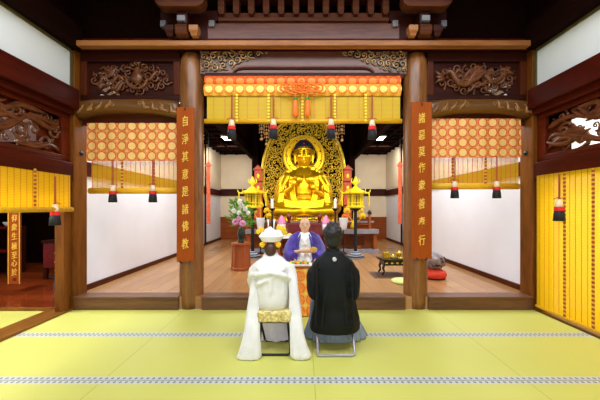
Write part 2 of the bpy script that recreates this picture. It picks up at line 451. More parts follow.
M['table_cloth'] = medallion('orange_gold_brocade', .155, lin((244, 190, 70)), lin((240, 104, 24)), lin((246, 140, 50)), lin((250, 214, 110)), ox=.3)
M['shoji'] = emit('lit_paper_window', (255, 244, 200), 1.6)
M['panel_light'] = emit('ceiling_panel_light', (255, 255, 255), 16)
M['stripe'] = dashes('striped_lotus_base', lin((30, 38, 54)), lin((150, 158, 172)), .05, .6)
M['edge'] = mat('step_edge', (132, 96, 84), .35, var=.2, scale=6, stretch=(.2, 1, 1))

# ------------------------------------------------------------------ setting
XS = 3.29      # side plane of the front hall
ZF = 4.41      # front plane of the inner hall
XI = 3.36      # inner hall wall
ZB = 12.6      # back wall
FI = .18       # inner floor height
struct('floor', bx(-7, 7, -3.2, 4.6, -.1, 0), M['tatami'])
struct('floor_inner', bx(-XI-.1, XI+.1, 4.45, ZB+.1, -.1, FI), M['planks'])
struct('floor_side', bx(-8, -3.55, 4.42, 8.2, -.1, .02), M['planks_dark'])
# step edge between the pillars and in the bays
for n, (a, b) in enumerate(((-3.27, -1.78), (-1.45, 1.45), (1.78, 3.27))):
    struct('trim_%d' % (n+1), MB().box(a, b, 4.40, 4.62, 0, .165).box(a, b, 4.385, 4.62, .165, .192), M['sill'], bevel=.006)
struct('trim_4', bx(-7, -3.55, 4.36, 4.44, 0, .03), M['sillY'])
for sgn, n in ((-1, 5), (1, 6)):   # wooden sills along the side openings
    a, b = sorted((sgn*XS, sgn*(XS+.30)))
    struct('trim_%d' % n, MB().box(a, b, -3, 4.40, 0, .022).box(sgn*XS-.012, sgn*XS+.012, -3, 4.40, 0, .03), M['sillY'])
# inner hall walls
for sgn, nm in ((-1, 'left'), (1, 'right')):
    a, b = sorted((sgn*XI, sgn*(XI+.1)))
    struct('wall_inner_'+nm, bx(a, b, 4.66, ZB, FI, 3.75), M['plaster'])
    a, b = sorted((sgn*XI, sgn*(XI-.03)))
    struct('baseboard_inner_'+nm, bx(a, b, 4.66, ZB, FI, FI+.085), M['frame'])
    struct('trim_rail_inner_'+nm, MB().box(a, b, 4.66, ZB-.03, 1.94, 2.16), M['darkY'])
    mbp = MB()
    for y in (8.55, 10.5): mbp.box(a, b, y, y+.13, FI, 3.6)
    struct('trim_post_inner_'+nm, mbp, M['dark'])
    a2, b2 = sorted((sgn*(XI-.012), sgn*XI))
    struct('wall_upper_panel_'+nm, MB().box(a2, b2, 8.7, ZB-.02, 2.2, 3.6), M['cream'])
    a, b = sorted((sgn*1.95, sgn*XI))
    struct('ceiling_inner_'+nm, (lambda mb: [mb.box(a, b, 4.7, ZB, 3.66, 3.74)] and
           [mb.box(a, b, y, y+.07, 3.6, 3.68) for y in [4.9+.5*i for i in range(16)]] and
           [mb.box(x, x+.06, 4.7, ZB, 3.6, 3.68) for x in [a+.15+.46*i for i in range(3)]] and mb)(MB()), M['ceil'])
    a, b = sorted((sgn*1.95, sgn*2.12))
    struct('trim_beam_inner_'+nm, bx(a, b, 4.7, ZB, 3.42, 3.95), M['ceil'])
    a, b = sorted((sgn*1.97, sgn*2.03))
    struct('wall_ceiling_step_'+nm, bx(a, b, 4.85, ZB, 3.74, 5.2), M['ceil'])
    a, b = sorted((sgn*1.98, sgn*XI))
    struct('wall_back_'+nm, bx(a, b, ZB, ZB+.1, FI, 3.62), M['cream'])
    struct('trim_back_rail_'+nm, bx(a, b, ZB-.04, ZB, 1.94, 2.22), M['dark'])
    struct('trim_back_base_'+nm, MB().box(a, b, ZB-.05, ZB, FI, 1.08).box(a, b, ZB-.07, ZB, 1.02, 1.09).box(a, b, ZB-.07, ZB, FI, FI+.09), M['wains'], bevel=.004)
    a, b = sorted((sgn*1.75, sgn*1.98))
    struct('trim_altar_pillar_'+nm, bx(a, b, 11.9, ZB, FI, 5.0), M['ceil'])
struct('wall_back_centre', bx(-2, 2, ZB+.02, ZB+.1, FI, 5.2), M['ceil'])
struct('ceiling_inner_centre', bx(-XI-.1, XI+.1, 4.9, ZB+.1, 5.2, 5.3), M['ceil'])
# front hall ceiling : dark coffers
mb = MB().box(-7, 7, -3.2, 4.9, 4.95, 5.05)
for i in range(19): mb.box(-4.9+.54*i, -4.82+.54*i, -3, 4.6, 4.85, 4.96)
for i in range(14): mb.box(-5, 5, -2.9+.54*i, -2.82+.54*i, 4.85, 4.96)
struct('ceiling', mb, M['ceil'])
# wall over the front of the inner hall
struct('wall_front_upper', bx(-XI-.2, XI+.2, 4.72, 4.84, 3.78, 5.0), M['ceil'])

def corner_posts():
    for sgn, nm in ((-1, 'left'), (1, 'right')):
        a, b = sorted((sgn*3.25, sgn*3.5))
        o = bx(a, b, 4.40, 4.66, 0, 3.71).build('corner_post', M['post'], at=(sgn*3.37, 4.53, 0), bevel=.012)
        tag(o, 'square brown corner post at the %s edge of the raised inner hall' % nm, 'post')
        # narrow post facing the side opening
        a, b = sorted((sgn*3.29, sgn*3.42))
        o = bx(a, b, 4.26, 4.39, .022, 1.85).build('jamb_post', M['post'], at=(sgn*3.36, 4.32, .022), bevel=.006)
        tag(o, 'narrow jamb post in front of the %s corner post' % nm, 'post')
corner_posts()
for sgn, nm in ((-1, 'left'), (1, 'right')):
    mb = MB(); mb.rings([[(sgn*(3.25-q_), 4.53+r_*cos(2*pi*k/16), 2.25+r_*sin(2*pi*k/16)) for k in range(16)] for q_, r_ in ((-.005, .035), (.012, .033), (.02, .02), (.028, .008))])
    tag(mb.build('nail_cover', M['iron'], at=(sgn*3.25, 4.53, 2.25), smooth=True), 'round dark metal nail cover on the inner face of the %s corner post' % nm, 'fitting')
# side walls of the front hall
for sgn, nm in ((-1, 'left'), (1, 'right')):
    def sb(x0, x1, z0, z1, y0=-3, y1=4.25):
        a, b = sorted((sgn*x0, sgn*x1)); return (a, b, y0, y1, z0, z1)
    o = MB().box(*sb(XS-.03, XS+.16, 1.85, 2.09, -3, 4.395)).box(*sb(XS+.02, XS+.14, 2.05, 2.13, -3, 4.395)).build('side_lintel', M['darkY'], at=(sgn*XS, 0, 1.85), bevel=.008)
    tag(o, 'red-brown lower lintel over the %s side opening, carrying the bamboo blind' % nm, 'beam')
    o = MB().box(*sb(XS-.12, XS+.16, 2.84, 3.12, -3, 4.39)).box(*sb(XS-.05, XS+.16, 2.76, 2.86, -3, 4.39)).build('side_beam', M['darkY'], at=(sgn*XS, 0, 2.76), bevel=.012)
    tag(o, 'heavy red-brown beam under the white frieze on the %s wall' % nm, 'beam')
    struct('wall_frieze_'+nm, bx(*sb(XS-.012, XS+.05, 3.10, 3.70, -3, 4.385)), M['frieze'])
    struct('trim_frieze_'+nm, MB().box(*sb(XS-.025, XS+.04, 3.12, 3.68, 4.345, 4.385)).box(*sb(XS-.03, XS+.04, 3.645, 3.68, -3, 4.345)), mat('olive_trim', (92, 84, 48), .5))
    o = MB().box(*sb(XS-.16, XS+.2, 3.68, 4.0, -3, 4.39)).build('side_eave_beam', M['ceil'], at=(sgn*XS, 0, 3.68), bevel=.01)
    tag(o, 'very dark beam along the ceiling above the %s white frieze' % nm, 'beam')
    struct('wall_upper_'+nm, bx(*sb(XS+.1, XS+.2, 3.98, 5.0, -3, 4.8)), M['ceil'])
# side rooms
struct('wall_side_left', MB().box(-5.75, -5.65, -3, 4.5, 0, 3.5), M['plaster'])
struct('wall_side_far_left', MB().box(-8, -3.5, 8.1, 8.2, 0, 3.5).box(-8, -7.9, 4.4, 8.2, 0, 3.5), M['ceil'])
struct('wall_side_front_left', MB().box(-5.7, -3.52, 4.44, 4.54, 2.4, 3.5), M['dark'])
struct('ceiling_side_left', bx(-8, -3.4, -3, 8.2, 3.5, 3.6), M['ceil'])
struct('wall_side_right', MB().box(5.2, 5.3, -3, 4.5, 0, 3.5), M['plaster'])
struct('wall_side_front_right', MB().box(3.52, 5.3, 4.44, 4.54, 0, 3.5), M['plaster'])
struct('ceiling_side_right', bx(3.4, 5.3, -3, 4.6, 3.5, 3.6), M['ceil'])
wf = MB()
for z in (.3, .72, 1.14, 1.56, 1.98): wf.box(5.16, 5.2, 1.6, 3.9, z-.015, z+.015)
for i in range(6): wf.box(5.16, 5.2, 1.6+.46*i-.015, 1.6+.46*i+.015, .3, 1.98)
win = struct('window_1', bx(5.17, 5.195, 1.6, 3.9, .3, 1.98), M['shoji'])
fr = wf.build('window_lattice', M['frame'], win)

# ------------------------------------------------------------------ round pillars with calligraphy boards
def text_mesh(name, chars, centers, size, m, parent, y, sx=.62, italic=0.12, depth=.004):
    for ch, (cx, cz) in zip(chars, centers):
        cu = bpy.data.curves.new('glyph', 'FONT'); cu.body = ch; cu.size = size; cu.extrude = depth; cu.resolution_u = 2
        cu.offset = .001
        ob = bpy.data.objects.new('glyph', cu)
        COL.objects.link(ob)
        dg = bpy.context.evaluated_depsgraph_get()
        me = bpy.data.meshes.new_from_object(ob.evaluated_get(dg))
        if len(me.vertices):
            xs = [v.co.x for v in me.vertices]; ys = [v.co.y for v in me.vertices]
            mx_, my_ = (max(xs)+min(xs))/2, (max(ys)+min(ys))/2
            vs = []
            for v in me.vertices:
                u, t = v.co.x-mx_, v.co.y-my_
                t2 = t+italic*u; u2 = u*sx+.02*size*sin(9*t/size)
                vs.append((cx+u2, y-v.co.z, cz+t2))
            mbt = MB(); mbt._add(vs, [tuple(p.vertices) for p in me.polygons]); mbt.build(name, m, parent)
        bpy.data.objects.remove(ob); bpy.data.meshes.remove(me); bpy.data.curves.remove(cu)

PR = .17
for sgn, nm in ((-1, 'left'), (1, 'right')):
    cx = sgn*1.652; cy = 4.585
    mb = MB().lathe((cx, cy, 0), [(PR*.97, 0), (PR*.99, .1), (PR, .4), (PR, 3.40), (PR*.985, 3.5), (PR*.93, 3.6), (PR*.8, 3.67), (PR*.6, 3.72)], 36)
    o = mb.build('round_pillar', M['pillar'], at=(cx, cy, 0), smooth=True)
    tag(o, 'thick round wooden pillar at the %s of the central opening' % nm, 'pillar')
    y = 4.375
    if nm == 'left':
        pxa, pxb, pya, pyb = 176.5, 194, 107, 262; chars = '自淨其意是諸佛教'; ys = [121, 139, 156.5, 174, 191.5, 209, 226, 243.5]
    else:
        pxa, pxb, pya, pyb = 411.5, 432, 102, 259; chars = '諸惡莫作衆善奉行'; ys = [118, 135, 151.5, 167.5, 185, 203.5, 222, 240]
    x0, x1 = PX(pxa, y), PX(pxb, y); z0, z1 = PZ(pyb, y), PZ(pya, y); xc = (x0+x1)/2
    t = thing('calligraphy_board', 'tall brown board with gold brushed characters hung on the %s round pillar' % nm, 'sign', (xc, y, z0), 'calligraphy boards on the pillars')
    MB().box(x0, x1, y, y+.03, z0, z1).build('board', M['plaque'], t, bevel=.005)
    text_mesh('gold_character', chars, [(xc, PZ(v, y)) for v in ys], .155, M['goldleaf'], t, y-.003)
    MB().tube([(xc, y-.005, z1-.05), (xc, y-.02, z1-.03), (xc, y+.002, z1-.01)], .006, 6).build('hook', M['black'], t)
    for k in (-1, 1):
        MB().tube([(xc+k*.07, y-.005, z0+.015), (xc+k*.07, y-.02, z0), (xc+k*.05, y+.01, z0-.02)], .008, 6).build('hook', M['black'], t)

# ------------------------------------------------------------------ front of the inner hall, above
# long pale rail on the pillars
o = MB().box(-3.28, 3.28, 4.27, 4.385, 3.69, 3.765).build('head_rail', M['lit'], at=(0, 4.33, 3.69), bevel=.01)
tag(o, 'long pale lit rail running across above both round pillars', 'beam')
o = bx(-3.28, 3.28, 4.39, 4.78, 3.725, 3.855).build('head_tie_beam', M['darkY'], at=(0, 4.55, 3.725), bevel=.01)
tag(o, 'dark red-brown tie beam lying on the pillar tops right behind the pale rail', 'beam')
o = MB().box(-1.38, 1.38, 4.44, 4.60, 3.86, 4.10).build('upper_beam', M['mid'], at=(0, 4.5, 3.86), bevel=.012)
tag(o, 'brown plank beam lying directly on top of the long pale rail', 'beam')
o = MB().box(-1.22, 1.22, 4.42, 4.50, 4.12, 4.17).box(-1.22, 1.22, 4.46, 4.62, 4.10, 4.26).build('bracket_rail', M['bracket'], at=(0, 4.5, 4.10), bevel=.006)
tag(o, 'upper brown rail directly under the row of small bracket blocks', 'beam')
dx = [-1.17+.2127*i for i in range(12)]
db = None
names = ['first', 'second', 'third', 'fourth', 'fifth', 'sixth', 'seventh', 'eighth', 'ninth', 'tenth', 'eleventh', 'twelfth']
for i, x in enumerate(dx):
    lab = 'small upright bracket block near the ceiling, %s from the left in its row' % names[i]
    if db is None:
        mb = MB().prism([(-.03, 0), (.03, 0), (.045, .05), (.045, .22), (-.045, .22), (-.045, .05)], -.06, .06)
        mb.v = [(a+x, b+4.45, c+4.20) for a, b, c in mb.v]
        db = mb.build('bracket_block', M['bracket'], at=(x, 4.45, 4.20), bevel=.006)
        tag(db, lab, 'bracket', 'small bracket blocks near the ceiling')
    else: dup(db, (x, 4.45, 4.20), lab)
o = MB().box(-1.22, 1.22, 4.36, 4.56, 4.42, 4.56).build('eave_rail', M['dark'], at=(0, 4.46, 4.42), bevel=.01)
tag(o, 'dark rail on top of the small bracket blocks by the ceiling', 'beam')
# bracket sets
def boat(cx, z0, hw, h, y0, y1, mb):
    poly = [(cx-hw, z0+h), (cx-hw, z0+h*.55)]
    for i in range(6): a = pi/2*i/5; poly.append((cx-hw+hw*.35*(1-cos(a)), z0+h*.55*(1-sin(a))))
    for i in range(6): a = pi/2*(5-i)/5; poly.append((cx+hw-hw*.35*(1-cos(a)), z0+h*.55*(1-sin(a))))
    poly += [(cx+hw, z0+h*.55), (cx+hw, z0+h)]
    return mb.prism(poly, y0, y1)
def bowl_block(mb, cx, cy, z, w_, h):
    """bearing block: square with the lower half curving in"""
    rs = []
    for f, t in ((.62, 0), (.66, .12), (.78, .28), (.96, .42), (1, .5), (1, 1)):
        q = w_/2*f; rs.append([(cx-q, cy-q, z+h*t), (cx+q, cy-q, z+h*t), (cx+q, cy+q, z+h*t), (cx-q, cy+q, z+h*t)])
    return mb.rings(rs)
proto = None
for sgn, nm in ((-1, 'left'), (1, 'right')):
    cx = sgn*1.652; cy = 4.40
    lab = 'stacked temple bracket set above the %s round pillar' % nm
    if proto: dup(proto, (cx, cy, 3.83), lab, mirror=True); continue
    t = proto = thing('bracket_set', lab, 'bracket', (cx, cy, 3.83), 'bracket sets on the pillars')
    cb_ = 4.56; yf = 4.20
    boat(cx, 3.86, .33, .25, cb_-.10, cb_+.10, MB()).build('lower_arm', M['dark'], t, bevel=.012)
    # forward arm with a rounded end
    MB().prism([(cb_, 3.87), (4.385, 3.862), (yf+.06, 3.775), (yf-.02, 3.80), (yf-.05, 3.87), (yf-.03, 3.93), (cb_, 3.97)], cx-.085, cx+.085, 'YZ').build('forward_arm', M['bracket'], t, bevel=.02)
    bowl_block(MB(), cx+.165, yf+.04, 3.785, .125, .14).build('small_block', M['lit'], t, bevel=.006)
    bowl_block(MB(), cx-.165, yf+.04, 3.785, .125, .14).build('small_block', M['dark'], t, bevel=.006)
    MB().box(cx-.07, cx+.07, yf+.02, cb_, 3.93, 4.14).build('neck_block', M['dark'], t, bevel=.01)
    MB().box(cx-.055, cx+.055, yf-.03, yf+.03, 3.975, 4.05).build('metal_block', M['bracket_grey'], t, bevel=.006)
    boat(cx, 4.13, .33, .17, yf-.09, yf+.07, MB()).build('upper_arm', M['bracket'], t, bevel=.012)
    boat(cx, 4.11, .42, .2, cb_-.08, cb_+.08, MB()).build('rear_arm', M['dark'], t, bevel=.01)
    for k in (-1, 1):
        bowl_block(MB(), cx+k*.27, yf, 4.30, .15, .12).build('small_block', M['bracket'], t, bevel=.006)
        MB().box(cx+k*.345-.04, cx+k*.345+.04, cb_-.16, cb_-.09, 4.03, 4.12).build('metal_block', M['bracket_grey'], t, bevel=.006)
    MB().box(cx-.40, cx+.40, yf-.07, yf+.07, 4.42, 4.56).build('top_beam', M['dark'], t, bevel=.01)

# central beam between the round pillars, with cloud carvings in its corners
yb = 4.48
mb = MB().box(-1.50, 1.50, yb, yb+.16, 3.385, 3.72)
o = t = thing('central_lintel', 'deep brown lintel between the round pillars with pale cloud carving at both ends', 'beam', (0, yb, 3.385))
mb.build('beam', M['mid'], t, bevel=.01)
arch = [(-1.02, .0), (-1.0, .05), (-.95, .085), (-.88, .10), (.88, .10), (.95, .085), (1.0, .05), (1.02, 0)]
arch = [(a, 3.388+b) for a, b in arch]
MB().tube([(a, yb-.004, b) for a, b in arch], .016, 8).build('moulding', M['mid'], t, smooth=True)
MB().tube([(a*.985, yb-.006, 3.388+(b-3.388)*.68) for a, b in arch], .012, 8).build('moulding', M['dark'], t, smooth=True)
def corner_in(s):
    def f(u, v, r):
        u = u*s  # measured from outer end inward
        d = u+1.49            # 0 at pillar, grows to centre
        if d-r < .0 or d+r > 1.0: return False
        top = 3.715; low = 3.41+.0*d
        if d > .25: low = 3.41+.02*0+(d-.25)*.36
        return v+r < top and v-r > low
    return f
for s in (1, -1):
    lo, hi = (-1.49, -.5) if s == 1 else (.5, 1.49)
    cs = pack(corner_in(s), (lo, hi, 3.4, 3.72), (.052, .04, .032, .024, .018), 500, 5 if s == 1 else 6, .86)
    mg = MB()
    for a_, b_, r_ in cs: mg.rings([[(a_+r_*1.12*cos(2*pi*k/12), yy, b_+r_*1.12*sin(2*pi*k/12)) for k in range(12)] for yy in (yb-.004, yb+.01)])
    mg.build('shaded_gaps', M['black'], t)  # black discs paint the shade in the gaps between the scrolls
    mb = MB(); scrolls(mb, cs, yb-.014, .22, seed=4, turns=1.25)
    mb.build('cloud_carving', M['carve_gold'], t, smooth=True)


# ---------------- side bays: openwork panel, curved beam
def dragon(mb, pts, r, sides=8):
    n = len(pts); mb.tube(pts, [r*(.45+.55*sin(pi*min(1, (i+.6)/n*1.05))) for i in range(n)], sides)
    for i in range(1, n-1):
        p = Vector(pts[i]); mb.ball(p+Vector((0, -r*.8, r*.3)), r*.35, n=6, m=4)
def teardrop(cx, y, cz, w_, h, mb):
    rs = []
    for i in range(13):
        t_ = i/12; r = w_*sin(pi*t_**.75)*(1-t_*.25); rs.append([(cx+r*cos(2*pi*k/14), y+r*.6*sin(2*pi*k/14), cz-h/2+h*t_) for k in range(14)])
    mb.rings(rs)
for sgn, nm in ((-1, 'left'), (1, 'right')):
    x0, x1 = sorted((sgn*1.80, sgn*3.24)); y = 4.50; z0, z1 = 3.02, 3.70
    t = thing('openwork_carving', 'carved openwork panel with %s above the %s bay' % (('a flaming jewel among clouds', 'left') if nm == 'left' else ('a dragon among clouds', 'right')), 'carved panel', ((x0+x1)/2, y, z0))
    for b_ in ((x0, x1, y, y+.1, z1-.12, z1), (x0, x1, y, y+.1, z0, z0+.07)): bx(*b_).build('frame_rail', M['dark'], t, bevel=.008)
    for b_ in ((x0, x0+.09, y-.005, y+.1, z0+.07, z1-.12), (x1-.09, x1, y-.005, y+.1, z0+.07, z1-.12)): bx(*b_).build('frame_stile', M['frameZ'], t, bevel=.006)
    # board with the centre cut away; the outer corners of the picture stay solid
    bx0, bx1, bz0, bz1 = x0+.09, x1-.09, z0+.07, z1-.12
    mb = MB().box(bx0, bx1, y+.05, y+.06, bz1-.07, bz1).box(bx0, bx0+.16, y+.05, y+.06, bz0, bz1-.07).box(bx1-.16, bx1, y+.05, y+.06, bz0, bz1-.07)
    k0, k1 = (bx0+.45, bx1-.16) if sgn < 0 else (bx0+.16, bx1-.5)
    mb.box(k0, k1, y+.05, y+.06, bz0, bz1-.07)
    h0, h1 = (bx0+.16, k0) if sgn < 0 else (k1, bx1-.16)
    rh = random.Random(3)
    for q_ in range(7):
        v_ = bz0+.02+.055*q_; mb.tube([(h0-.02+(h1-h0+.04)*j/8, y+.045+.004*(q_%2), min(bz1-.03, v_+.03*sin(j*1.1+q_*2))) for j in range(9)], [.012+.012*abs(sin(j*.9+q_)) for j in range(9)], 6)
    mb.build('back_board', M['dark'], t)
    mb = MB()
    cxp = (bx0+bx1)/2; czp = (bz0+bz1)/2
    if sgn < 0:
        teardrop(cxp+.1, y+.01, czp+.04, .095, .27, mb)
        mb.tube([(cxp+.1+.15*cos(a), y+.0, czp-.0+.15*sin(a)) for a in [pi+pi*i/10 for i in range(11)]], .022, 8)
        for k in range(7):
            a = pi*.15+pi*.7*k/6; mb.tube([(cxp+.1+.11*cos(a), y, czp+.05+.13*sin(a)), (cxp+.1+.17*cos(a+.2), y-.01, czp+.05+.17*sin(a+.2)), (cxp+.1+.2*cos(a), y, czp+.05+.2*sin(a))], [.014, .012, .003], 6)
    else:
        dragon(mb, [(bx0+.08+1.02*i/22, y+.0+.012*sin(i), czp+.10*sin(i*.62)+.02*cos(i*1.7)+(.05 if i > 16 else 0)) for i in range(23)], .05)
        dragon(mb, [(bx0+.35+.6*i/14, y-.01, czp-.08+.20*i/14+.03*sin(i*.9)) for i in range(15)], .04)
        for k in range(3): mb.tube([(bx0+.16, y, czp-.02), (bx0+.06, y-.02, czp-.04+.05*k), (bx0+.02, y, czp-.07+.09*k)], [.03, .02, .005], 6)
    def rin(u, v, r): return bx0+.03 < u-r and u+r < bx1-.03 and ((u-cxp)/(.56))**2+((v-czp)/(.19))**2 < 1.0
    rnd = random.Random(50+sgn)
    for k in range(16):
        u0 = cxp+rnd.uniform(-.52, .32); v0 = czp+rnd.uniform(-.15, .15); L = rnd.uniform(.14, .28); ph = rnd.uniform(0, 6)
        if sgn < 0 and abs(u0+L/2-cxp-.1) < .16 and abs(v0-czp) < .14: continue
        pts = [(u0+L*j/8, y+.02-.015*sin(j/8*pi), min(bz1-.02, max(bz0+.02, v0+.045*sin(ph+j*.8)+.06*(j/8-.5)))) for j in range(9)]
        mb.tube(pts, [.004+.022*sin(pi*(j+.5)/9) for j in range(9)], 6)
    cs = pack(rin, (bx0, bx1, bz0, bz1), (.06, .045, .035, .026), 200, 8+sgn, .8)
    scrolls(mb, cs, y+.03, .24, seed=9, turns=1.2)
    mb.build('relief', M['carve'], t, smooth=True)
    # curved rainbow beam under the panel
    t = thing('curved_beam', 'curved brown beam with carved wave lines, %s bay above the medallion cloth' % nm, 'beam', ((x0+x1)/2, 4.42, 2.7))
    ny, npn = 15, []
    rs = []
    for i in range(29):
        u = i/28; x = x0+(x1-x0)*u; e = 1-(2*u-1)**6
        zt = 3.015-.05*(1-e)-.0; zb = 2.74+.07*(e)*(1-abs(2*u-1)**3)-.0
        zt = max(zt, zb+.05)
        zc = (zt+zb)/2; hh = (zt-zb)/2; dd = .105
        rs.append([(x, 4.50+dd*(abs(cos(a))**.6)*(1 if cos(a) > 0 else -1), zc+hh*(abs(sin(a))**.6)*(1 if sin(a) > 0 else -1)) for a in [2*pi*k/20 for k in range(20)]])
    MB().rings(rs).build('beam', M['koryo'], t, smooth=True)
    mb = MB()
    for side in (-1, 1):
        for k in range(4):
            bxp = cxp+side*(.22+.13*k); 
            mb.tube([(bxp+side*.1*q+.015*sin(q*9), 4.40-.004, 2.965-.035*k*.3-.13*q-.01*k+.02*cos(7*q)) for q in [j/8 for j in range(9)]], [.006+.016*sin(pi*j/8) for j in range(9)], 6)
        mb.tube(spiral((cxp+side*.20, 4.398, 2.93), .035, 1.2, 0, side), .007, 6)
        mb.tube(spiral((cxp+side*.52, 4.398, 2.87), .045, 1.2, 1, side), .008, 6)
    mb.build('wave_carving', M['wave'], t, smooth=True)
    # nose of the beam above the panel
    o = MB().box(x0-.0, x1+.0, 4.47, 4.62, 3.70, 3.715).build('panel_top_rail', M['dark'], at=(cxp, 4.5, 3.70))
    tag(o, 'thin dark rail over the carved panel of the %s bay' % nm, 'beam')
    # cross piece under the curved beam
    o = MB().box(x0, x1, 4.54, 4.60, 2.66, 2.86).build('curtain_rail', M['frame'], at=(cxp, 4.55, 2.66))
    tag(o, 'straight rail from which the medallion cloth of the %s bay hangs' % nm, 'rail')

# ---------------- brocade valances, blinds, tassels
def tassel(at, label, cordlen, s=1.0, knot_bow=True):
    """at = top of the cord"""
    x, y, z = at
    t = thing('blind_tassel', label, 'tassel', at, 'tassels of the bamboo blinds')
    MB().tube([(x-.006, y, z), (x-.006, y, z-cordlen)], .006*s, 6).tube([(x+.008, y, z), (x+.008, y, z-cordlen)], .006*s, 6).build('cord', M['cord'], t)
    zz = z-cordlen
    MB().tube([(x-.07*s, y, zz+.01), (x-.03*s, y-.008, zz+.03), (x, y-.01, zz+.005), (x+.03*s, y-.008, zz+.03), (x+.07*s, y, zz+.01)], .005*s, 6).build('bow', M['cord'], t)
    MB().lathe((x, y, zz), [(.012*s, .01), (.028*s, 0), (.036*s, -.035*s), (.045*s, -.085*s)], 14).build('white_cap', M['tassel_white'], t, smooth=True)
    MB().lathe((x, y, zz), [(.046*s, -.08*s), (.050*s, -.085*s), (.053*s, -.125*s), (.050*s, -.13*s)], 14).build('red_band', M['red'], t, smooth=True)
    MB().lathe((x, y, zz), [(.049*s, -.125*s), (.056*s, -.17*s), (.062*s, -.25*s), (.03*s, -.252*s)], 16).build('black_fringe', M['tassel_black'], t, smooth=True)
    return t
for sgn, nm in ((-1, 'left'), (1, 'right')):
    y = 4.50
    if sgn < 0: xa, xb = PX(87, y), -1.80
    else: xa, xb = 1.80, PX(521, y)
    zt, zb = PZ(123 if sgn < 0 else 118.5, y), PZ(161 if sgn < 0 else 157.5, y)
    xc = (xa+xb)/2
    mb = MB()
    for sd in (0, .015):
        mb.sheet(lambda u, v: (xa+(xb-xa)*u, y+.006*sin(u*40)-.012*v+sd, zt+(zb-zt)*v), 40, 6)
    # origin at the left bottom corner so that the medallions come out whole
    o = mb.build('medallion_cloth', M['brocade_side'], at=(xa, y, zb))
    tag(o, 'cream and orange medallion cloth hanging over the %s bay blind' % nm, 'valance', 'medallion valances')
    zt2, zb2 = zb-.0, PZ(193 if sgn < 0 else 188.5, y)
    t = thing('bamboo_blind', 'half-raised yellow see-through bamboo blind in the %s bay' % nm, 'blind', (xc, y+.03, zb2)); yv = y+.055
    MB().sheet(lambda u, v: (xa+.03+(xb-xa-.03)*u, yv, 2.655+(zb2+.05-2.655)*v), 4, 4).build('slats', M['blind_see'], t)
    MB().tube([(xa+.0, yv, zb2+.035), (xb, yv, zb2+.035)], .045, 12).build('bottom_roll', M['bar'], t, smooth=True)
    w_ = xb-xa
    fr_ = [(.36, .30), (.70, .745)] if sgn < 0 else [(.285, .26), (.64, .69)]
    for fb, ft in fr_:
        MB().box(xa+w_*fb-.014, xa+w_*fb+.014, yv-.015, yv-.005, zb2+.04, zt2-.0).build('braid', M['braid2'], t)
    for i, (fb, ft) in enumerate(fr_):
        px = ([113, 153] if sgn < 0 else [454.5, 496.5])[i]
        tassel((PX(px, y-.04), y-.045, zb+.01), 'black tassel with red band and white cap, %s of two on the %s bay blind' % (('left' if i == 0 else 'right'), nm),
               zb+.01-PZ(182 if sgn > 0 else 186, y), .95)
# centre
y = 4.44
xa, xb = PX(205, y), PX(400, y)
t = thing('central_valance', 'two-tier orange and yellow medallion valance over the central blind', 'valance', (xa, y, PZ(95.5, y)))
def puffy(za, zb, yy, amp):
    def f(u, v):
        return (xa+(xb-xa)*u, yy-amp*sin(pi*v)-.008*abs(sin(u*pi*19.5)), za+(zb-za)*v)
    return f
mb = MB().sheet(puffy(PZ(76, y), PZ(86, y), y, .04), 120, 8)
mb.build('upper_tier', M['brocade_top'], t, smooth=True)
mb = MB().sheet(puffy(PZ(85, y), PZ(96.5, y), y-.02, .05), 120, 8)
mb.build('lower_tier', M['brocade_low'], t, smooth=True)
MB().box(xa, xb, y+.005, y+.03, PZ(95, y), 3.39).build('backing', M['dark'], t)
zb2 = PZ(123.5, y)
t = thing('bamboo_blind', 'wide raised yellow bamboo blind in the central opening', 'blind', ((xa+xb)/2, y, zb2))
MB().sheet(lambda u, v: (xa+.03+(xb-xa-.03)*u, y-.005, PZ(94, y)+(zb2+.04-PZ(94, y))*v), 4, 4).build('slats', M['blind'], t)
MB().tube([(xa+.0, y-.01, zb2+.03), (xb+.02, y-.01, zb2+.03)], .034, 12).build('bottom_roll', M['bar'], t, smooth=True)
for px in (237.5, 269, 302.5, 334.5, 365):
    x = PX(px, y); MB().box(x-.016, x+.016, y-.05, y-.035, zb2+.0, PZ(95, y)).build('braid', M['braid'], t)
for i, px in enumerate((232, 273.5, 331, 372)):
    tassel((PX(px, y-.07), y-.08, PZ(95, y-.07)), 'black tassel with red band, %s from the left on the central blind' % names[i], .36 if i in (0, 3) else .35, 1.05)
# big orange bow knot
y = 4.33; cx = PX(301.5, y); cz = PZ(89, y)
t = thing('bow_knot', 'large orange looped cord knot at the middle of the central valance', 'ornament', (cx, y, cz))
mb = MB()
for k in (-1, 1):
    for rr, ox, oz in ((.10, .10, 0), (.075, .21, .015), (.06, .03, .03)):
        mb.tube([(cx+k*(ox)+rr*cos(a)*1.2, y-.01*sin(a*2), cz+oz+rr*.7*sin(a)) for a in [2*pi*i/18 for i in range(19)]], .011, 6)
mb.tube([(cx-.05, y, cz+.04), (cx, y-.01, cz+.14), (cx+.05, y, cz+.04)], .012, 6).tube([(cx-.25, y, cz+.02), (cx, y-.02, cz-.07), (cx+.25, y, cz+.02)], .011, 6)
mb.build('loops', M['orange'], t, smooth=True)
for k in (-1, 1):
    x = cx+k*.085
    MB().tube([(x, y, cz-.05), (x, y, cz-.13)], .008, 6).build('cord', M['orange'], t)
    MB().ball((x, y, cz-.14), .028, n=10, m=6).build('green_bead', M['green'], t, smooth=True)
    MB().lathe((x, y, cz-.15), [(.018, .0), (.036, -.02), (.044, -.2), (.036, -.225), (.02, -.25)], 12).build('orange_tassel', M['orange'], t, smooth=True)

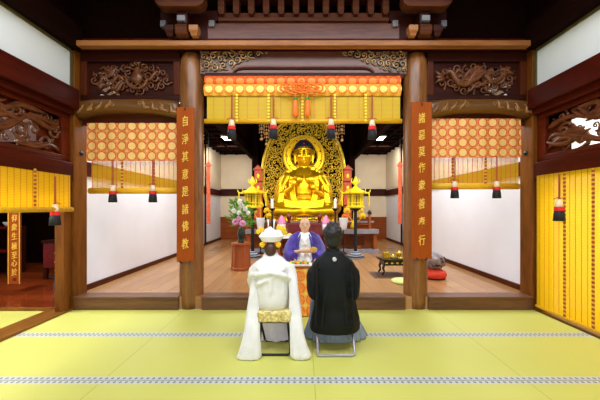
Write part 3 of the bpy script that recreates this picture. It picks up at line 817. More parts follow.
# ---------------- side walls of the front hall: openwork + blinds
for sgn, nm in ((-1, 'left'), (1, 'right')):
    xx = sgn*(XS+.06)
    y0, y1, z0, z1 = 2.0, 4.26, 2.13, 2.76
    for seg, (y0, y1) in enumerate(((2.2, 4.39), (.1, 2.16))):
        vis = seg == 0
        if not vis: continue
        t = thing('openwork_transom', 'carved openwork transom above the %s side opening, white wall showing through' % nm, 'carved panel', (xx, (y0+y1)/2, z0))
        a, b = sorted((xx-.04, xx+.04))
        for b_ in ((a, b, y0, y1, z1-.06, z1), (a, b, y0, y1, z0, z0+.05)): bx(*b_).build('frame_rail', M['frameY'], t, bevel=.006)
        for b_ in ((a, b, y1-.14, y1, z0+.05, z1-.06), (a, b, y0, y0+.1, z0+.05, z1-.06)): bx(*b_).build('frame_stile', M['frameY'], t, bevel=.006)
        ry0, ry1, rz0, rz1 = y0+.1, y1-.14, z0+.05, z1-.06
        mb = MB()
        rnd = random.Random(21+sgn)
        # long wave / wing bands
        for k in range(19):
            u0 = rnd.uniform(ry0+.05, ry1-.5); v0 = rnd.uniform(rz0+.06, rz1-.08); L = rnd.uniform(.45, .8); sl = rnd.uniform(-.12, .2)
            pts = []
            for i in range(13):
                q = i/12; v = v0+sl*q+.05*sin(q*6+k)
                pts.append((xx-sgn*.01*(k % 3), min(ry1-.03, u0+L*q), min(rz1-.03, max(rz0+.03, v))))
            mb.tube(pts, [.008+.032*sin(pi*(i+.5)/13) for i in range(13)], 7)
        def rin(u, v, r): return ry0 < u-r and u+r < ry1 and rz0 < v-r and v+r < rz1 and not (abs((v-rz0)-(u-ry0)*.1-.16) < .055)
        cs = pack(rin, (ry0, ry1, rz0, rz1), (.10, .075, .055, .04), 90, 31+sgn, .95)
        scrolls(mb, cs, xx, .26, plane=-sgn, seed=13, sides=6)
        mb.build('relief', M['carve_side'], t, smooth=True)
        mb = MB()
        mb.box(xx+sgn*.02-.004, xx+sgn*.02+.004, ry1-.35, ry1, rz0, rz1).box(xx+sgn*.02-.004, xx+sgn*.02+.004, ry0, ry1, rz1-.14, rz1)
        mb.build('back_board', M['frameY'], t)
# left short blind
xx = -XS+.07
t = thing('bamboo_blind', 'short rolled-up yellow bamboo blind over the left side opening', 'blind', (xx, 3.3, 1.40))
MB().sheet(lambda u, v: (xx-.015, 1.4+2.9*u, 1.43+(1.90-1.43)*v), 2, 2).build('slats', M['blind_left'], t)
MB().tube([(xx, 1.35, 1.43), (xx, 4.31, 1.43)], .032, 12).build('bottom_roll', mat('bamboo_roll_side', (236, 184, 28), .5, var=.15, scale=20), t, smooth=True)
for yy in (2.62, 3.72, 3.16): MB().box(xx-.005, xx+.004, yy-.014, yy+.014, 1.42, 1.92).build('braid', M['braid2'], t)
tassel((PX(52, 4.02)+.04, 4.02, 1.86), 'red and white tassel with black fringe on the short left side blind', .37, 1.05)
# right full blind
xx = XS-.04
t = thing('bamboo_blind', 'fully lowered bright yellow bamboo blind filling the right side opening', 'blind', (xx, 3.3, .08))
MB().sheet(lambda u, v: (xx, 1.4+2.92*u, .07+(1.90-.07)*v), 2, 2).build('slats', M['blind_side'], t)
MB().tube([(xx, 1.35, .085), (xx, 4.33, .085)], .02, 10).build('bottom_roll', M['bar'], t, smooth=True)
for yy in (3.85, 3.47, 3.10): MB().box(xx-.012, xx-.004, yy-.016, yy+.016, .09, 1.89).build('braid', M['braid2'], t)
tassel((xx-.05, 3.88, 1.87), 'single black tassel with red band on the lowered right side blind', .32, 1.05)

# ------------------------------------------------------------------ left side room
yl = 5.2
t = thing('calligraphy_scroll_board', 'narrow brown board with gold characters hanging in the dark left room', 'sign', (PX(14, yl), yl, PZ(284, yl)))
MB().box(PX(8, yl), PX(20, yl), yl, yl+.03, PZ(284, yl), PZ(205, yl)).build('board', M['plaque'], t, bevel=.004)
text_mesh('gold_character', '仰衆生極至心於', [(PX(14.5, yl), PZ(v, yl)) for v in (218, 227, 236, 246, 255, 263, 272)], .13, M['goldleaf'], t, yl-.004, sx=.75)
MB().lathe((0, 0, 0), [(.001, 0), (.03, 0)], 12) if 0 else None
MB().box(PX(13, yl), PX(16.5, yl), yl-.006, yl, PZ(281, yl), PZ(278, yl)).build('seal', M['red_lacquer'], t)
mb = MB()
for px in (8.4, 19.6): mb.box(PX(px, yl)-.006, PX(px, yl)+.006, yl-.006, yl, PZ(284, yl), PZ(205, yl))
mb.build('border', M['goldleaf'], t)
yc = 6.2
t = thing('dark_chest', 'dark red-brown chest with brass fittings in the left room', 'chest', (PX(52, yc), yc, .02))
x0, x1 = PX(43, yc), PX(66, yc)
MB().box(x0, x1, yc, yc+.5, .25, PZ(243, yc)).build('body', M['red_lacquer'], t, bevel=.008)
MB().box(x0-.02, x1+.02, yc-.03, yc+.5, PZ(243, yc), PZ(241, yc)+.01).build('top', M['dark'], t, bevel=.005)
for px in (45, 64): MB().box(PX(px, yc)-.03, PX(px, yc)+.03, yc, yc+.06, .02, .25).build('leg', M['dark'], t)
for py in (253, 262, 270): MB().box(PX(55, yc), PX(58.5, yc), yc-.012, yc+.002, PZ(py, yc)-.01, PZ(py, yc)+.01).build('brass_fitting', M['goldleaf'], t)
yc = 5.4
t = thing('small_black_stand', 'little black three-legged stand by the brown corner in the left room', 'stand', (PX(53, yc), yc, .02))
MB().box(PX(48, yc), PX(58, yc), yc, yc+.25, PZ(278, yc), PZ(276.5, yc)).build('top', M['iron'], t)
for k in (-1, 1, 0): MB().tube([(PX(53+k*3.5, yc), yc+.1, .02), (PX(53+k*2.5, yc), yc+.12, PZ(277.5, yc))], .014, 6).build('leg', mat('blue_grey_leg', (70, 84, 110), .4) if k == -1 else M['iron'], t)
yc = 6.6
t = thing('low_shelf', 'low dark shelf with pale bowls at the left edge of the photo', 'shelf', (PX(0, yc), yc, .02))
for a_, b_ in ((.5, .56), (1.0, 1.05)): bx(PX(-14, yc), PX(9, yc), yc, yc+.4, a_, b_).build('board', M['red_lacquer'], t)
for px in (-13, 8): MB().box(PX(px, yc)-.03, PX(px, yc)+.03, yc, yc+.4, .02, 1.05).build('side_panel', M['dark'], t)
for i, px in enumerate((1, 5.5)):
    o = MB().lathe((PX(px, yc), yc+.15, 1.05), [(.03, 0), (.05, .02), (.09, .09), (.08, .095), (.04, .03)], 14).build('bowl', M['paper'], at=(PX(px, yc), yc+.15, 1.05), smooth=True)
    tag(o, 'pale bowl on the low dark shelf in the left room, %s one' % ('outer' if i == 0 else 'inner'), 'bowl', 'pale bowls in the left room')

# ------------------------------------------------------------------ inner hall furnishings
for sgn, nm in ((-1, 'left'), (1, 'right')):
    # recessed ceiling light
    t = thing('ceiling_light', 'square white light panel in the dark inner ceiling on the %s' % nm, 'light', (sgn*2.26, 9.4, 3.56))
    MB().box(sgn*2.26-.19, sgn*2.26+.19, 9.15, 9.65, 3.56, 3.60).build('frame', M['paper'], t)
    MB().box(sgn*2.26-.17, sgn*2.26+.17, 9.18, 9.62, 3.55, 3.562).build('diffuser', M['panel_light'], t)
    # hanging red banner
    Zb = 8.6; x = PX(208.5 if sgn < 0 else 400, Zb)
    t = thing('hanging_banner', 'narrow red-orange banner hanging in the inner hall beside the %s wall' % nm, 'banner', (x, Zb, PZ(224, Zb)), 'red hanging banners')
    MB().sheet(lambda u, v: (x-.05+.1*u, Zb+.02*sin(v*20)*.5, PZ(224, Zb)+(PZ(166, Zb)-PZ(224, Zb))*v), 3, 24).build('cloth', M['tablet'], t, solid=.012)
    MB().prism([(x-.09, PZ(166, Zb)), (x+.09, PZ(166, Zb)), (x, PZ(161, Zb))], Zb-.03, Zb+.03).build('roof_cap', M['tablet'], t)
    MB().tube([(x, Zb, PZ(161, Zb)), (x, Zb, 3.62)], .008, 6).build('cord', M['black'], t)
    # vermilion tablet shrine post behind the lantern
    Zt = 9.9; x = PX(258.5 if sgn < 0 else 347.5, Zt)
    t = thing('vermilion_tablet', 'tall vermilion pillar lantern with pointed cap standing behind the %s gold lantern' % nm, 'tablet', (x, Zt, FI), 'vermilion tablets beside the halo')
    zt = PZ(170, Zt)
    MB().box(x-.12, x+.12, Zt-.08, Zt+.08, FI, zt).build('post', M['tablet'], t, bevel=.01)
    mb = MB()
    for k in range(4): mb.box(x-.135, x+.135, Zt-.095, Zt+.08, zt-.02-.38*k, zt+.03-.38*k)
    mb.build('band', M['red_lacquer'], t, bevel=.006)
    MB().prism([(x-.17, zt), (x+.17, zt), (x+.1, zt+.06), (x, zt+.16), (x-.1, zt+.06)], Zt-.12, Zt+.1).build('cap', M['tablet'], t, bevel=.01)
    for q in (1, 2): 
        teardrop(x, Zt-.09, zt-.2-.38*(q-1), .05, .18, MB()) if 0 else MB().ball((x, Zt-.085, zt-.2-.38*(q-1)), .05, .015, .08, 10, 6).build('medallion', M['brass'], t, smooth=True)
    # standing gold lantern on a black pole
    Zl = 7.9; x = PX(252.6 if sgn < 0 else 355.5, Zl)
    t = thing('standing_lantern', 'gold hexagonal lantern on a tall black pole, %s of the altar' % nm, 'lantern', (x, Zl, FI), 'pair of gold standing lanterns')
    MB().lathe((x, Zl, FI), [(.22, 0), (.23, .03), (.18, .04), (.19, .07), (.14, .085), (.14, .11), (.09, .13), (.06, .17)], 24).build('lotus_base', M['stripe'], t)
    MB().tube([(x, Zl, FI+.12), (x, Zl, 1.44)], .042, 14).lathe((x, Zl, 1.36), [(.04, 0), (.14, .06), (.14, .08)], 16).build('pole', M['iron'], t, smooth=False)
    MB().lathe((x, Zl, 1.44), [(.16, 0), (.24, .02), (.24, .06), (.19, .07)], 6).build('lower_tray', M['brass'], t)
    MB().lathe((x, Zl, 1.5), [(.165, 0), (.175, .30)], 6).build('lantern_body', M['brass_dark'], t)
    mb = MB()
    for k in range(6):
        a = 2*pi*k/6; a2 = a+2*pi/6; r = .19
        p0 = Vector((x+r*cos(a), Zl+r*sin(a), 1.5)); p1 = Vector((x+r*cos(a2), Zl+r*sin(a2), 1.5))
        mb.tube([p0, p0+Vector((0, 0, .32))], .016, 6)
        for q in (0, .08, .26, .31): mb.tube([p0+Vector((0, 0, q)), p1+Vector((0, 0, q))], .010, 5)
        for q in (.2, .35, .65, .8): c = p0.lerp(p1, q); mb.tube([c, c+Vector((0, 0, .31))], .008, 5)
    mb.build('lattice', M['brass'], t)
    MB().lathe((x, Zl, 1.81), [(.20, 0), (.34, .0), (.35, .02), (.24, .07), (.15, .11), (.06, .17), (.03, .2)], 6).build('roof', M['brass'], t)
    mb = MB()
    for k in range(6):
        a = 2*pi*k/6; mb.tube([(x+.30*cos(a), Zl+.30*sin(a), 1.83), (x+.37*cos(a), Zl+.37*sin(a), 1.86), (x+.38*cos(a), Zl+.38*sin(a), 1.92)], [.016, .014, .008], 6)
    mb.build('roof_curl', M['brass'], t)
    MB().lathe((x, Zl, 2.0), [(.04, 0), (.03, .04), (.07, .08), (.075, .12), (.04, .19), (.01, .26)], 14).tube([(x-.03, Zl, 2.05), (x-.11, Zl, 2.12), (x-.08, Zl, 2.22)], [.016, .014, .004], 6).tube([(x+.03, Zl, 2.05), (x+.11, Zl, 2.12), (x+.08, Zl, 2.22)], [.016, .014, .004], 6).build('flame_finial', M['brass'], t, smooth=True)
    for k in (-1, 1): MB().tube([(x+k*.34, Zl-.02, 1.84), (x+k*.34, Zl-.02, 1.5)], .018, 6).build('hanging_ribbon', M['brass'], t)

# Buddha and halo ------------------------------------------------------------
ZH = 10.9
def hx(px): return PX(px, ZH)
def hz(py): return PZ(py, ZH)
cxh = 0.0
def halo_half(z):
    """half width of the boat shaped halo at height z"""
    zb, zm, zt = 1.3, 2.55, 4.75
    if z < zm: q = (z-zb)/(zm-zb); return 1.16+.30*sin(q*pi/2)
    q = min(1, (z-zm)/(zt-zm)); return 1.46*sqrt(max(0, 1-q**2.15))*(1-.05*q)
t = thing('golden_halo', 'tall golden boat-shaped openwork halo standing behind the seated Buddha', 'halo', (0, ZH, FI))
rcx, rcz = PX(304, ZH), PZ(156.5, ZH)       # head ring centre
R1, R0 = .72, .47
bz_ = PZ(196, ZH)
def inhalo(u, v, r):
    if v-r < 1.3 or v+r > 4.7: return False
    hw = min(halo_half(v-r), halo_half(v+r))
    if abs(u)+r > hw-.045: return False
    if (u-rcx)**2+(v-rcz)**2 < (R1+r)**2: return False
    if (u/1.02)**2+((v-bz_)/1.12)**2 < 1.0: return False
    return True
cs = pack(inhalo, (-1.5, 1.5, 1.3, 4.7), (.075, .058, .044, .033, .026), 2600, 77, .88)
mb = MB(); scrolls(mb, cs, ZH+.02, .36, seed=8, sides=5, n=8, turns=1.0)
mb.build('openwork_scrolls', M['gold_lace'], t, smooth=True)
edge = []
for i in range(61):
    q = i/60; z = 1.3+(4.72-1.3)*(1-abs(1-2*q)) if 0 else None
zs = [1.3+3.43*sin(pi/2*i/30) for i in range(31)]
left = [(-halo_half(z), ZH, z) for z in zs]; right = [(halo_half(z), ZH, z) for z in reversed(zs)]
MB().tube(left+right, .055, 8).tube([(p[0]*.945, ZH-.01, 1.3+(p[2]-1.3)*.97) for p in left+right], .02, 6).build('rim', M['gold_lace'], t, smooth=True)
# solid body disc and rings (with real thickness)
def ring_solid(cx, cz, ro, ri, y0, y1, sx=1, sz=1, n=64):
    mb = MB(); rs = []
    for k in range(n):
        a = 2*pi*k/n; c, s_ = cos(a), sin(a)
        rs.append([(cx+ri*c*sx, y0, cz+ri*s_*sz), (cx+ro*c*sx, y0, cz+ro*s_*sz), (cx+ro*c*sx, y1, cz+ro*s_*sz), (cx+ri*c*sx, y1, cz+ri*s_*sz)])
    rs.append(rs[0]); mb.rings(rs, cap=False); return mb
ring_solid(rcx, rcz, R1, R0, ZH-.06, ZH, 1, 1).build('head_ring', M['gold'], t)
mb = MB()
for rr in (R1, R1-.09, R0+.0): mb.tube([(rcx+rr*cos(a), ZH-.065, rcz+rr*sin(a)) for a in [2*pi*i/64 for i in range(65)]], .022, 6)
mb.build('head_ring_moulding', M['gold_lace'], t, smooth=True)
cs = pack(lambda u, v, r: (u-rcx)**2+(v-rcz)**2 < (R0-r)**2, (rcx-.5, rcx+.5, rcz-.5, rcz+.5), (.09, .06, .045), 200, 5, .93)
mb = MB(); scrolls(mb, cs, ZH-.01, .25, seed=2); mb.build('inner_scrolls', M['gold_lace'], t, smooth=True)
ring_solid(0, bz_, 1.0, .02, ZH-.03, ZH+.02, 1.0, 1.1).build('body_disc', M['gold'], t)
mb = MB()
for q in (1.0, .88): mb.tube([(q*cos(a), ZH-.045, bz_+1.1*q*sin(a)) for a in [2*pi*i/64 for i in range(65)]], .025, 6)
mb.build('body_disc_moulding', M['gold_lace'], t, smooth=True)
mb = MB()
for i in range(11):
    a = 2*pi*i/11+.3; mb.ball((rcx+.6*cos(a), ZH-.07, rcz+.6*sin(a)), .035, .015, .035, 8, 5)
mb.build('ring_studs', M['tablet'], t, smooth=True)
MB().box(-1.2, 1.2, ZH-.1, ZH+.15, FI, 1.32).build('halo_base', M['gold_lace'], t, bevel=.02)

ZQ = 10.3
def q(px, py, dy=0): return Vector((PX(px, ZQ), ZQ+dy, PZ(py, ZQ)))
t = thing('seated_buddha', 'large golden seated Buddha statue with dark blue curled hair', 'statue', (PX(304, ZQ), ZQ, 1.15))
cx = PX(304, ZQ)
u = ZQ/FPX   # metres per pixel here
mb = MB()
# torso
tor = [(210, 14, 11), (203, 13, 10), (196, 12, 8.5), (188, 13.5, 8.5), (181, 16.5, 8), (176, 18, 7), (172.5, 15, 6), (170, 9, 5), (168, 5.4, 4.5), (160, 5.2, 4.5)]
mb.rings([[(cx+a*u*cos(2*pi*k/24), ZQ+b*u*sin(2*pi*k/24)*(1 if sin(2*pi*k/24) > 0 else 1), PZ(py, ZQ)) for k in range(24)] for py, a, b in tor])
for k in (-1, 1):
    mb.ball((cx+k*16.5*u, ZQ, PZ(177.5, ZQ)), 5.2*u, 5*u, 5.5*u)
    # chest
    mb.ball((cx+k*7*u, ZQ-5*u, PZ(180, ZQ)), 8*u, 5*u, 6*u)
# belly
mb.ball((cx, ZQ-4*u, PZ(198, ZQ)), 10*u, 6*u, 7*u)
body = mb
# head
hd = [(166.5, 2.5, 3), (165, 5, 5), (162, 6.8, 6.6), (158, 7.9, 7.6), (153, 8.4, 8.2), (148, 8.4, 8.2), (146, 7.4, 7.4), (144, 5.5, 5.5), (143, 2, 2)]
mb.rings([[(cx+a*u*cos(2*pi*k/24), ZQ-1.5*u+b*u*sin(2*pi*k/24), PZ(py, ZQ)) for k in range(24)] for py, a, b in hd])
fy = ZQ-1.5*u-8.0*u
mb.tube([(cx, fy+.5*u, PZ(150.5, ZQ)), (cx, fy-.6*u, PZ(155.5, ZQ)), (cx, fy-.2*u, PZ(156.8, ZQ))], [.5*u, 1.0*u, 1.3*u], 8)   # nose
for k in (-1, 1):
    mb.tube([(cx+k*1.2*u, fy+.2*u, PZ(150.2, ZQ)), (cx+k*3.6*u, fy+.6*u, PZ(148.8, ZQ)), (cx+k*6.2*u, fy+2.0*u, PZ(150.4, ZQ))], .5*u, 6)   # brow
    mb.ball((cx+k*3.6*u, fy+.9*u, PZ(152.3, ZQ)), 2.1*u, 1.0*u, .9*u)      # eyelid
    mb.ball((cx+k*4.4*u, fy+2.2*u, PZ(157, ZQ)), 2.8*u, 2.2*u, 3*u)      # cheek
    # long ears
    mb.tube([(cx+k*8.5*u, ZQ-1*u, PZ(150, ZQ)), (cx+k*9.1*u, ZQ-1.2*u, PZ(155, ZQ)), (cx+k*8.9*u, ZQ-1.2*u, PZ(160, ZQ)), (cx+k*8.3*u, ZQ-1.2*u, PZ(164, ZQ))], [1.0*u, 1.3*u, 1.2*u, .9*u], 8)
mb.ball((cx, fy+.6*u, PZ(159.5, ZQ)), 2.3*u, .8*u, .55*u); mb.ball((cx, fy+.7*u, PZ(161, ZQ)), 1.8*u, .8*u, .55*u)
mb.ball((cx, fy+1.6*u, PZ(163.6, ZQ)), 2.4*u, 1.6*u, 1.3*u)
# arms: upper arms down, forearms rising to the chest
def arm(k, hand):
    sh = Vector((cx+k*17.5*u, ZQ, PZ(178, ZQ))); el = Vector((cx+k*24*u, ZQ-3*u, PZ(198, ZQ)))
    wr = Vector((cx+k*hand[0]*u, ZQ-12.5*u, PZ(hand[1], ZQ)))
    mb.tube([sh, sh.lerp(el, .5)+Vector((k*1.0*u, 0, 0)), el], [4.6*u, 4.2*u, 3.6*u], 14)
    mb.tube([el, el.lerp(wr, .5), wr], [3.4*u, 2.8*u, 1.9*u], 14)
    return wr
wl = arm(-1, (10.5, 187)); wr_ = arm(1, (9.5, 191))
def bhand(w, k, ang):
    up = Vector((k*-.25, -.1, 1)).normalized(); sd = Vector((1, 0, 0)); c = w+up*3.2*u
    mb.ball(c, 2.2*u, 1.1*u, 2.5*u)
    for i, (o_, L) in enumerate(((-2.0, 4.2), (-.7, 5.0), (.6, 4.8), (1.8, 3.8))):
        b0 = c+sd*o_*u+up*1.8*u
        cl = 1.2 if i != (3 if k < 0 else 0) else 2.6
        mb.tube([b0, b0+up*L*.5*u+Vector((0, -.5*u, 0)), b0+up*L*.9*u+Vector((0, -cl*u, 0))], [.6*u, .55*u, .42*u], 8)
    mb.tube([c+sd*-k*2.2*u-up*1.2*u, c+sd*-k*3.6*u+up*.8*u+Vector((0, -1*u, 0)), c+sd*-k*3.2*u+up*2.6*u+Vector((0, -2*u, 0))], [.95*u, .8*u, .6*u], 8)
bhand(wl, -1, 0); bhand(wr_, 1, 0)
# crossed legs
for k in (-1, 1):
    mb.tube([(cx+k*9*u, ZQ-2*u, PZ(207, ZQ)), (cx+k*22*u, ZQ-7*u, PZ(207.5, ZQ)), (cx+k*31*u, ZQ-10*u, PZ(209.5, ZQ)), (cx+k*26*u, ZQ-14*u, PZ(211, ZQ)), (cx+k*8*u, ZQ-17*u, PZ(211.5, ZQ)), (cx-k*6*u, ZQ-16*u, PZ(210, ZQ))],
            [7*u, 7.2*u, 6.2*u, 5.6*u, 4.8*u, 3.2*u], 14)
mb.ball((cx, ZQ-8*u, PZ(212, ZQ)), 28*u, 13*u, 4*u)
mb.build('body', M['gold'], t, remesh=.016, smooth_it=2)
# bare skin of chest and face are one with the body: robe folds as drapery
mb = MB()
for k in (-1, 1):
    sh = Vector((cx+k*17.5*u, ZQ, PZ(177, ZQ))); el = Vector((cx+k*24*u, ZQ-3*u, PZ(198, ZQ))); wr = Vector((cx+k*12*u, ZQ-11.5*u, PZ(190, ZQ)))
    mb.tube([sh+Vector((-k*2*u, 0, 1.5*u)), sh.lerp(el, .5)+Vector((k*u, 0, 0)), el], [4.6*u, 5.0*u, 4.4*u], 14)
    mb.tube([el, el.lerp(wr, .55)], [4.2*u, 3.6*u], 14)
    for j in range(8):
        a = R(-95+170*j/7); off = Vector((k*sin(a), -cos(a), 0))
        mb.tube([sh+Vector((-k*3*u, 0, 2*u))+off*3.9*u, sh.lerp(el, .4)+Vector((k*.8*u, 0, 0))+off*5.0*u, sh.lerp(el, .8)+off*4.9*u, el+off*4.1*u+Vector((0, 0, -2*u))], .62*u, 7)
    # robe edge from the shoulder down to the belly
    for o_, rr in ((0, 1.3), (2.2, .9), (4.2, .8)):
        mb.tube([(cx+k*(6+o_)*u, ZQ-(3.5)*u, PZ(170.5, ZQ)), (cx+k*(9+o_)*u, ZQ-7.8*u, PZ(177, ZQ)), (cx+k*(10+o_)*u, ZQ-9.2*u, PZ(186, ZQ)), (cx+k*(9+o_)*u, ZQ-9.0*u, PZ(195, ZQ)), (cx+k*(7+o_)*u, ZQ-10*u, PZ(203, ZQ))], rr*u, 8)
    # hanging sleeve
    mb.rings([[(cx+k*(22+o*.6)*u+rx*u*cos(2*pi*i/20)*(1+.12*sin(5*2*pi*i/20)), ZQ-6*u+ry*u*sin(2*pi*i/20)*(1+.12*sin(5*2*pi*i/20)), PZ(py, ZQ)) for i in range(20)] for py, rx, ry, o in ((193, 3, 4, 0), (199, 4.4, 5.5, .5), (205, 5, 6.5, 1), (210, 6, 7, 2))])
for pyb_, w_ in ((193, 9.5), (195.5, 10), (198.5, 10.3), (202, 10.5)):
    mb.tube([(cx+w_*u*sin(b_), ZQ-10.2*u*cos(b_), PZ(pyb_+1.2*cos(b_), ZQ)) for b_ in [-1.2+2.4*i/10 for i in range(11)]], .6*u, 7)
for j in range(7):
    a = j/6; mb.tube([(cx+(-20+40*i/12)*u*(1-.1*a), ZQ-(17.5+2.0*a-.03*(i-6)**2*2)*u, PZ(202.5+7.5*a-3.5*((i-6)/6)**2, ZQ)) for i in range(13)], .8*u, 8)
mb.build('robe_folds', M['gold'], t, remesh=.016, smooth_it=1)
# hair : cap with curls and the raised crown
mb = MB()
for pyy, a, b in (): pass
mb.rings([[(cx+a*u*cos(2*pi*k/24), ZQ-(.6)*u+b*u*sin(2*pi*k/24), PZ(py, ZQ)) for k in range(24)] for py, a, b in ((150, 8.8, 7.8), (148.5, 9.0, 8.9), (147, 8.8, 8.9), (145, 8.0, 8.3), (143.5, 6.4, 7), (142.4, 5.2, 5.6), (141.2, 4, 4.4), (140.2, 1.5, 1.6))])
rnd = random.Random(4)
for ring_i, (py, rr) in enumerate(((149.2, 9.0), (147.6, 8.9), (146, 8.4), (144.5, 7.4), (143, 6.0), (141.6, 4.4))):
    nn = int(rr*3.4)
    for k in range(nn):
        a = 2*pi*(k+.5*(ring_i % 2))/nn; mb.ball((cx+rr*u*cos(a), ZQ-.6*u+rr*u*sin(a), PZ(py, ZQ)), .85*u, n=6, m=4)
mb.build('curled_hair', M['hair_blue'], t, smooth=True)
MB().ball((cx, ZQ-.6*u-8.6*u, PZ(145.5, ZQ)), .9*u, n=8, m=5).build('red_jewel', M['red'], t, smooth=True)
MB().ball((cx, fy+.2*u, PZ(149.6, ZQ)), .55*u, n=8, m=5).build('forehead_mark', M['candle'], t, smooth=True)
mb = MB()
for k in (-1, 1):
    mb.tube([(cx+k*2.0*u, fy-.05*u, PZ(152.8, ZQ)), (cx+k*3.7*u, fy+.0*u, PZ(153.1, ZQ)), (cx+k*5.4*u, fy+.9*u, PZ(152.6, ZQ))], .22*u, 5)
mb.build('eye_line', M['carve'], t)
# lotus throne
t = thing('lotus_throne', 'golden lotus throne carrying the seated Buddha', 'throne', (cx, ZQ-.1, FI))
mb = MB().lathe((cx, ZQ-.14, .72), [(.9, 0), (1.0, .05), (.8, .12), (.95, .3), (1.05, .45)], 40, 1, .5)
mb.build('seat', M['gold'], t, smooth=True)
mb = MB()
for row, (zz, rr) in enumerate(((.88, .95), (1.03, 1.03))):
    for k in range(22):
        a = 2*pi*(k+.5*row)/22
        mb.ball((cx+rr*cos(a), ZQ-.14+rr*.5*sin(a), zz), .12, .06, .13, 8, 6, Matrix.Rotation(a-pi/2, 3, 'Z'))
mb.build('petal', M['gold'], t, smooth=True)
MB().box(cx-1.2, cx+1.2, ZQ-.68, ZQ+.45, FI, .74).build('plinth', M['red_lacquer'], t, bevel=.02)

# altar table in front of the throne
Za = 8.9
t = thing('altar_table', 'long wooden altar table with grey edged top below the Buddha', 'table', (0, Za, FI))
xa, xb = PX(246, Za), PX(378, Za); zt = PZ(231, Za)
MB().box(xa, xb, Za-.05, Za+.38, zt-.0, zt+.05).box(xa, xb, Za-.02, Za+.38, zt-.04, zt).build('top', M['altar'], t, bevel=.006)
MB().box(xa-.01, xb+.01, Za-.07, Za-.04, zt-.075, zt+.055).build('edge_strip', M['altar_edge'], t, bevel=.003)
for x in (xa+.08, xa+.55, xb-.55, xb-.08): MB().box(x-.05, x+.05, Za, Za+.1, FI, zt-.08).build('leg', M['altar'], t, bevel=.005)
MB().box(xa+.05, xb-.05, Za+.25, Za+.28, FI, zt-.05).build('back_panel', M['altar'], t)
MB().box(xa-.02, xb+.02, Za-.1, Za+.36, FI, FI+.09).build('foot_board', M['altar_edge'], t, bevel=.006)
for k in range(5): bx(xa+.7+.6*k-.1, xa+.7+.6*k+.3, Za-.01, Za+.01, FI+.2, zt-.14).build('front_panel', M['frame'], t)
# raised altar shelf with railing
Zs = 9.37
t = thing('altar_shelf', 'raised altar shelf with wooden railing behind the altar table', 'shelf', (0, Zs, FI))
zt2 = PZ(221, Zs)
MB().box(PX(250, Zs), PX(372, Zs), Zs+.02, Zs+.12, FI, zt2).build('body', M['altar'], t)
MB().box(PX(248, Zs), PX(374, Zs), Zs, Zs+.14, zt2-.05, zt2).build('top', M['altar_edge'], t, bevel=.005)
for px in (247, 370):
    x = PX(px, Zs-.1)
    MB().tube([(x, Zs-.03, FI), (x, Zs-.03, PZ(214, Zs))], .04, 12).build('railing_post', M['altar'], t, smooth=True)
    MB().lathe((x, Zs-.03, PZ(214, Zs)), [(.06, 0), (.07, .03), (.05, .07), (.01, .12)], 12).build('post_finial', M['iron'], t, smooth=True)
mb = MB()
for a_, b_ in ((347, 370), (247, 262)):
    for pz in (219, 224.5): mb.tube([(PX(a_, Zs), Zs-.03, PZ(pz, Zs)), (PX(b_, Zs), Zs-.03, PZ(pz, Zs))], .025, 8)
mb.build('railing_bar', M['altar'], t, smooth=True)
# lacquer incense stand behind the priest, with railing
Zr = 8.3
t = thing('lacquer_stand', 'dark red lacquer offering stand right behind the priest', 'stand', (0, Zr, FI))
MB().box(PX(286, Zr), PX(324, Zr), Zr, Zr+.35, PZ(226, Zr), PZ(223, Zr)).build('top', M['red_lacquer'], t, bevel=.006)
MB().box(PX(288, Zr), PX(322, Zr), Zr+.02, Zr+.32, PZ(236, Zr), PZ(226, Zr)).build('body', M['red_lacquer'], t, bevel=.006)
for px in (289, 321): MB().tube([(PX(px, Zr), Zr+.06, FI), (PX(px, Zr), Zr+.06, PZ(236, Zr))], [.05, .03], 8).build('leg', M['red_lacquer'], t)
mb = MB()
for i in range(15): x = PX(292+1.75*i, Zr); mb.tube([(x, Zr+.1, PZ(223, Zr)), (x, Zr+.1, PZ(216, Zr))], .008, 5)
for pz in (216, 219.5): mb.tube([(PX(291, Zr), Zr+.1, PZ(pz, Zr)), (PX(318, Zr), Zr+.1, PZ(pz, Zr))], .012, 6)
mb.build('railing', M['carve'], t)
for i, px in enumerate((288.5, 320)):
    x = PX(px, Zr); z0 = PZ(223, Zr)
    o = MB().lathe((x, Zr+.2, z0), [(.05, 0), (.055, .02), (.03, .05), (.06, .1), (.07, .16), (.05, .2), (.03, .24), (.012, .3)], 14).build('incense_burner', M['red_lacquer'], at=(x, Zr+.2, z0), smooth=True)
    tag(o, 'small dark red lidded burner on the %s end of the lacquer stand' % ('left' if i == 0 else 'right'), 'burner', 'burners on the lacquer stand')
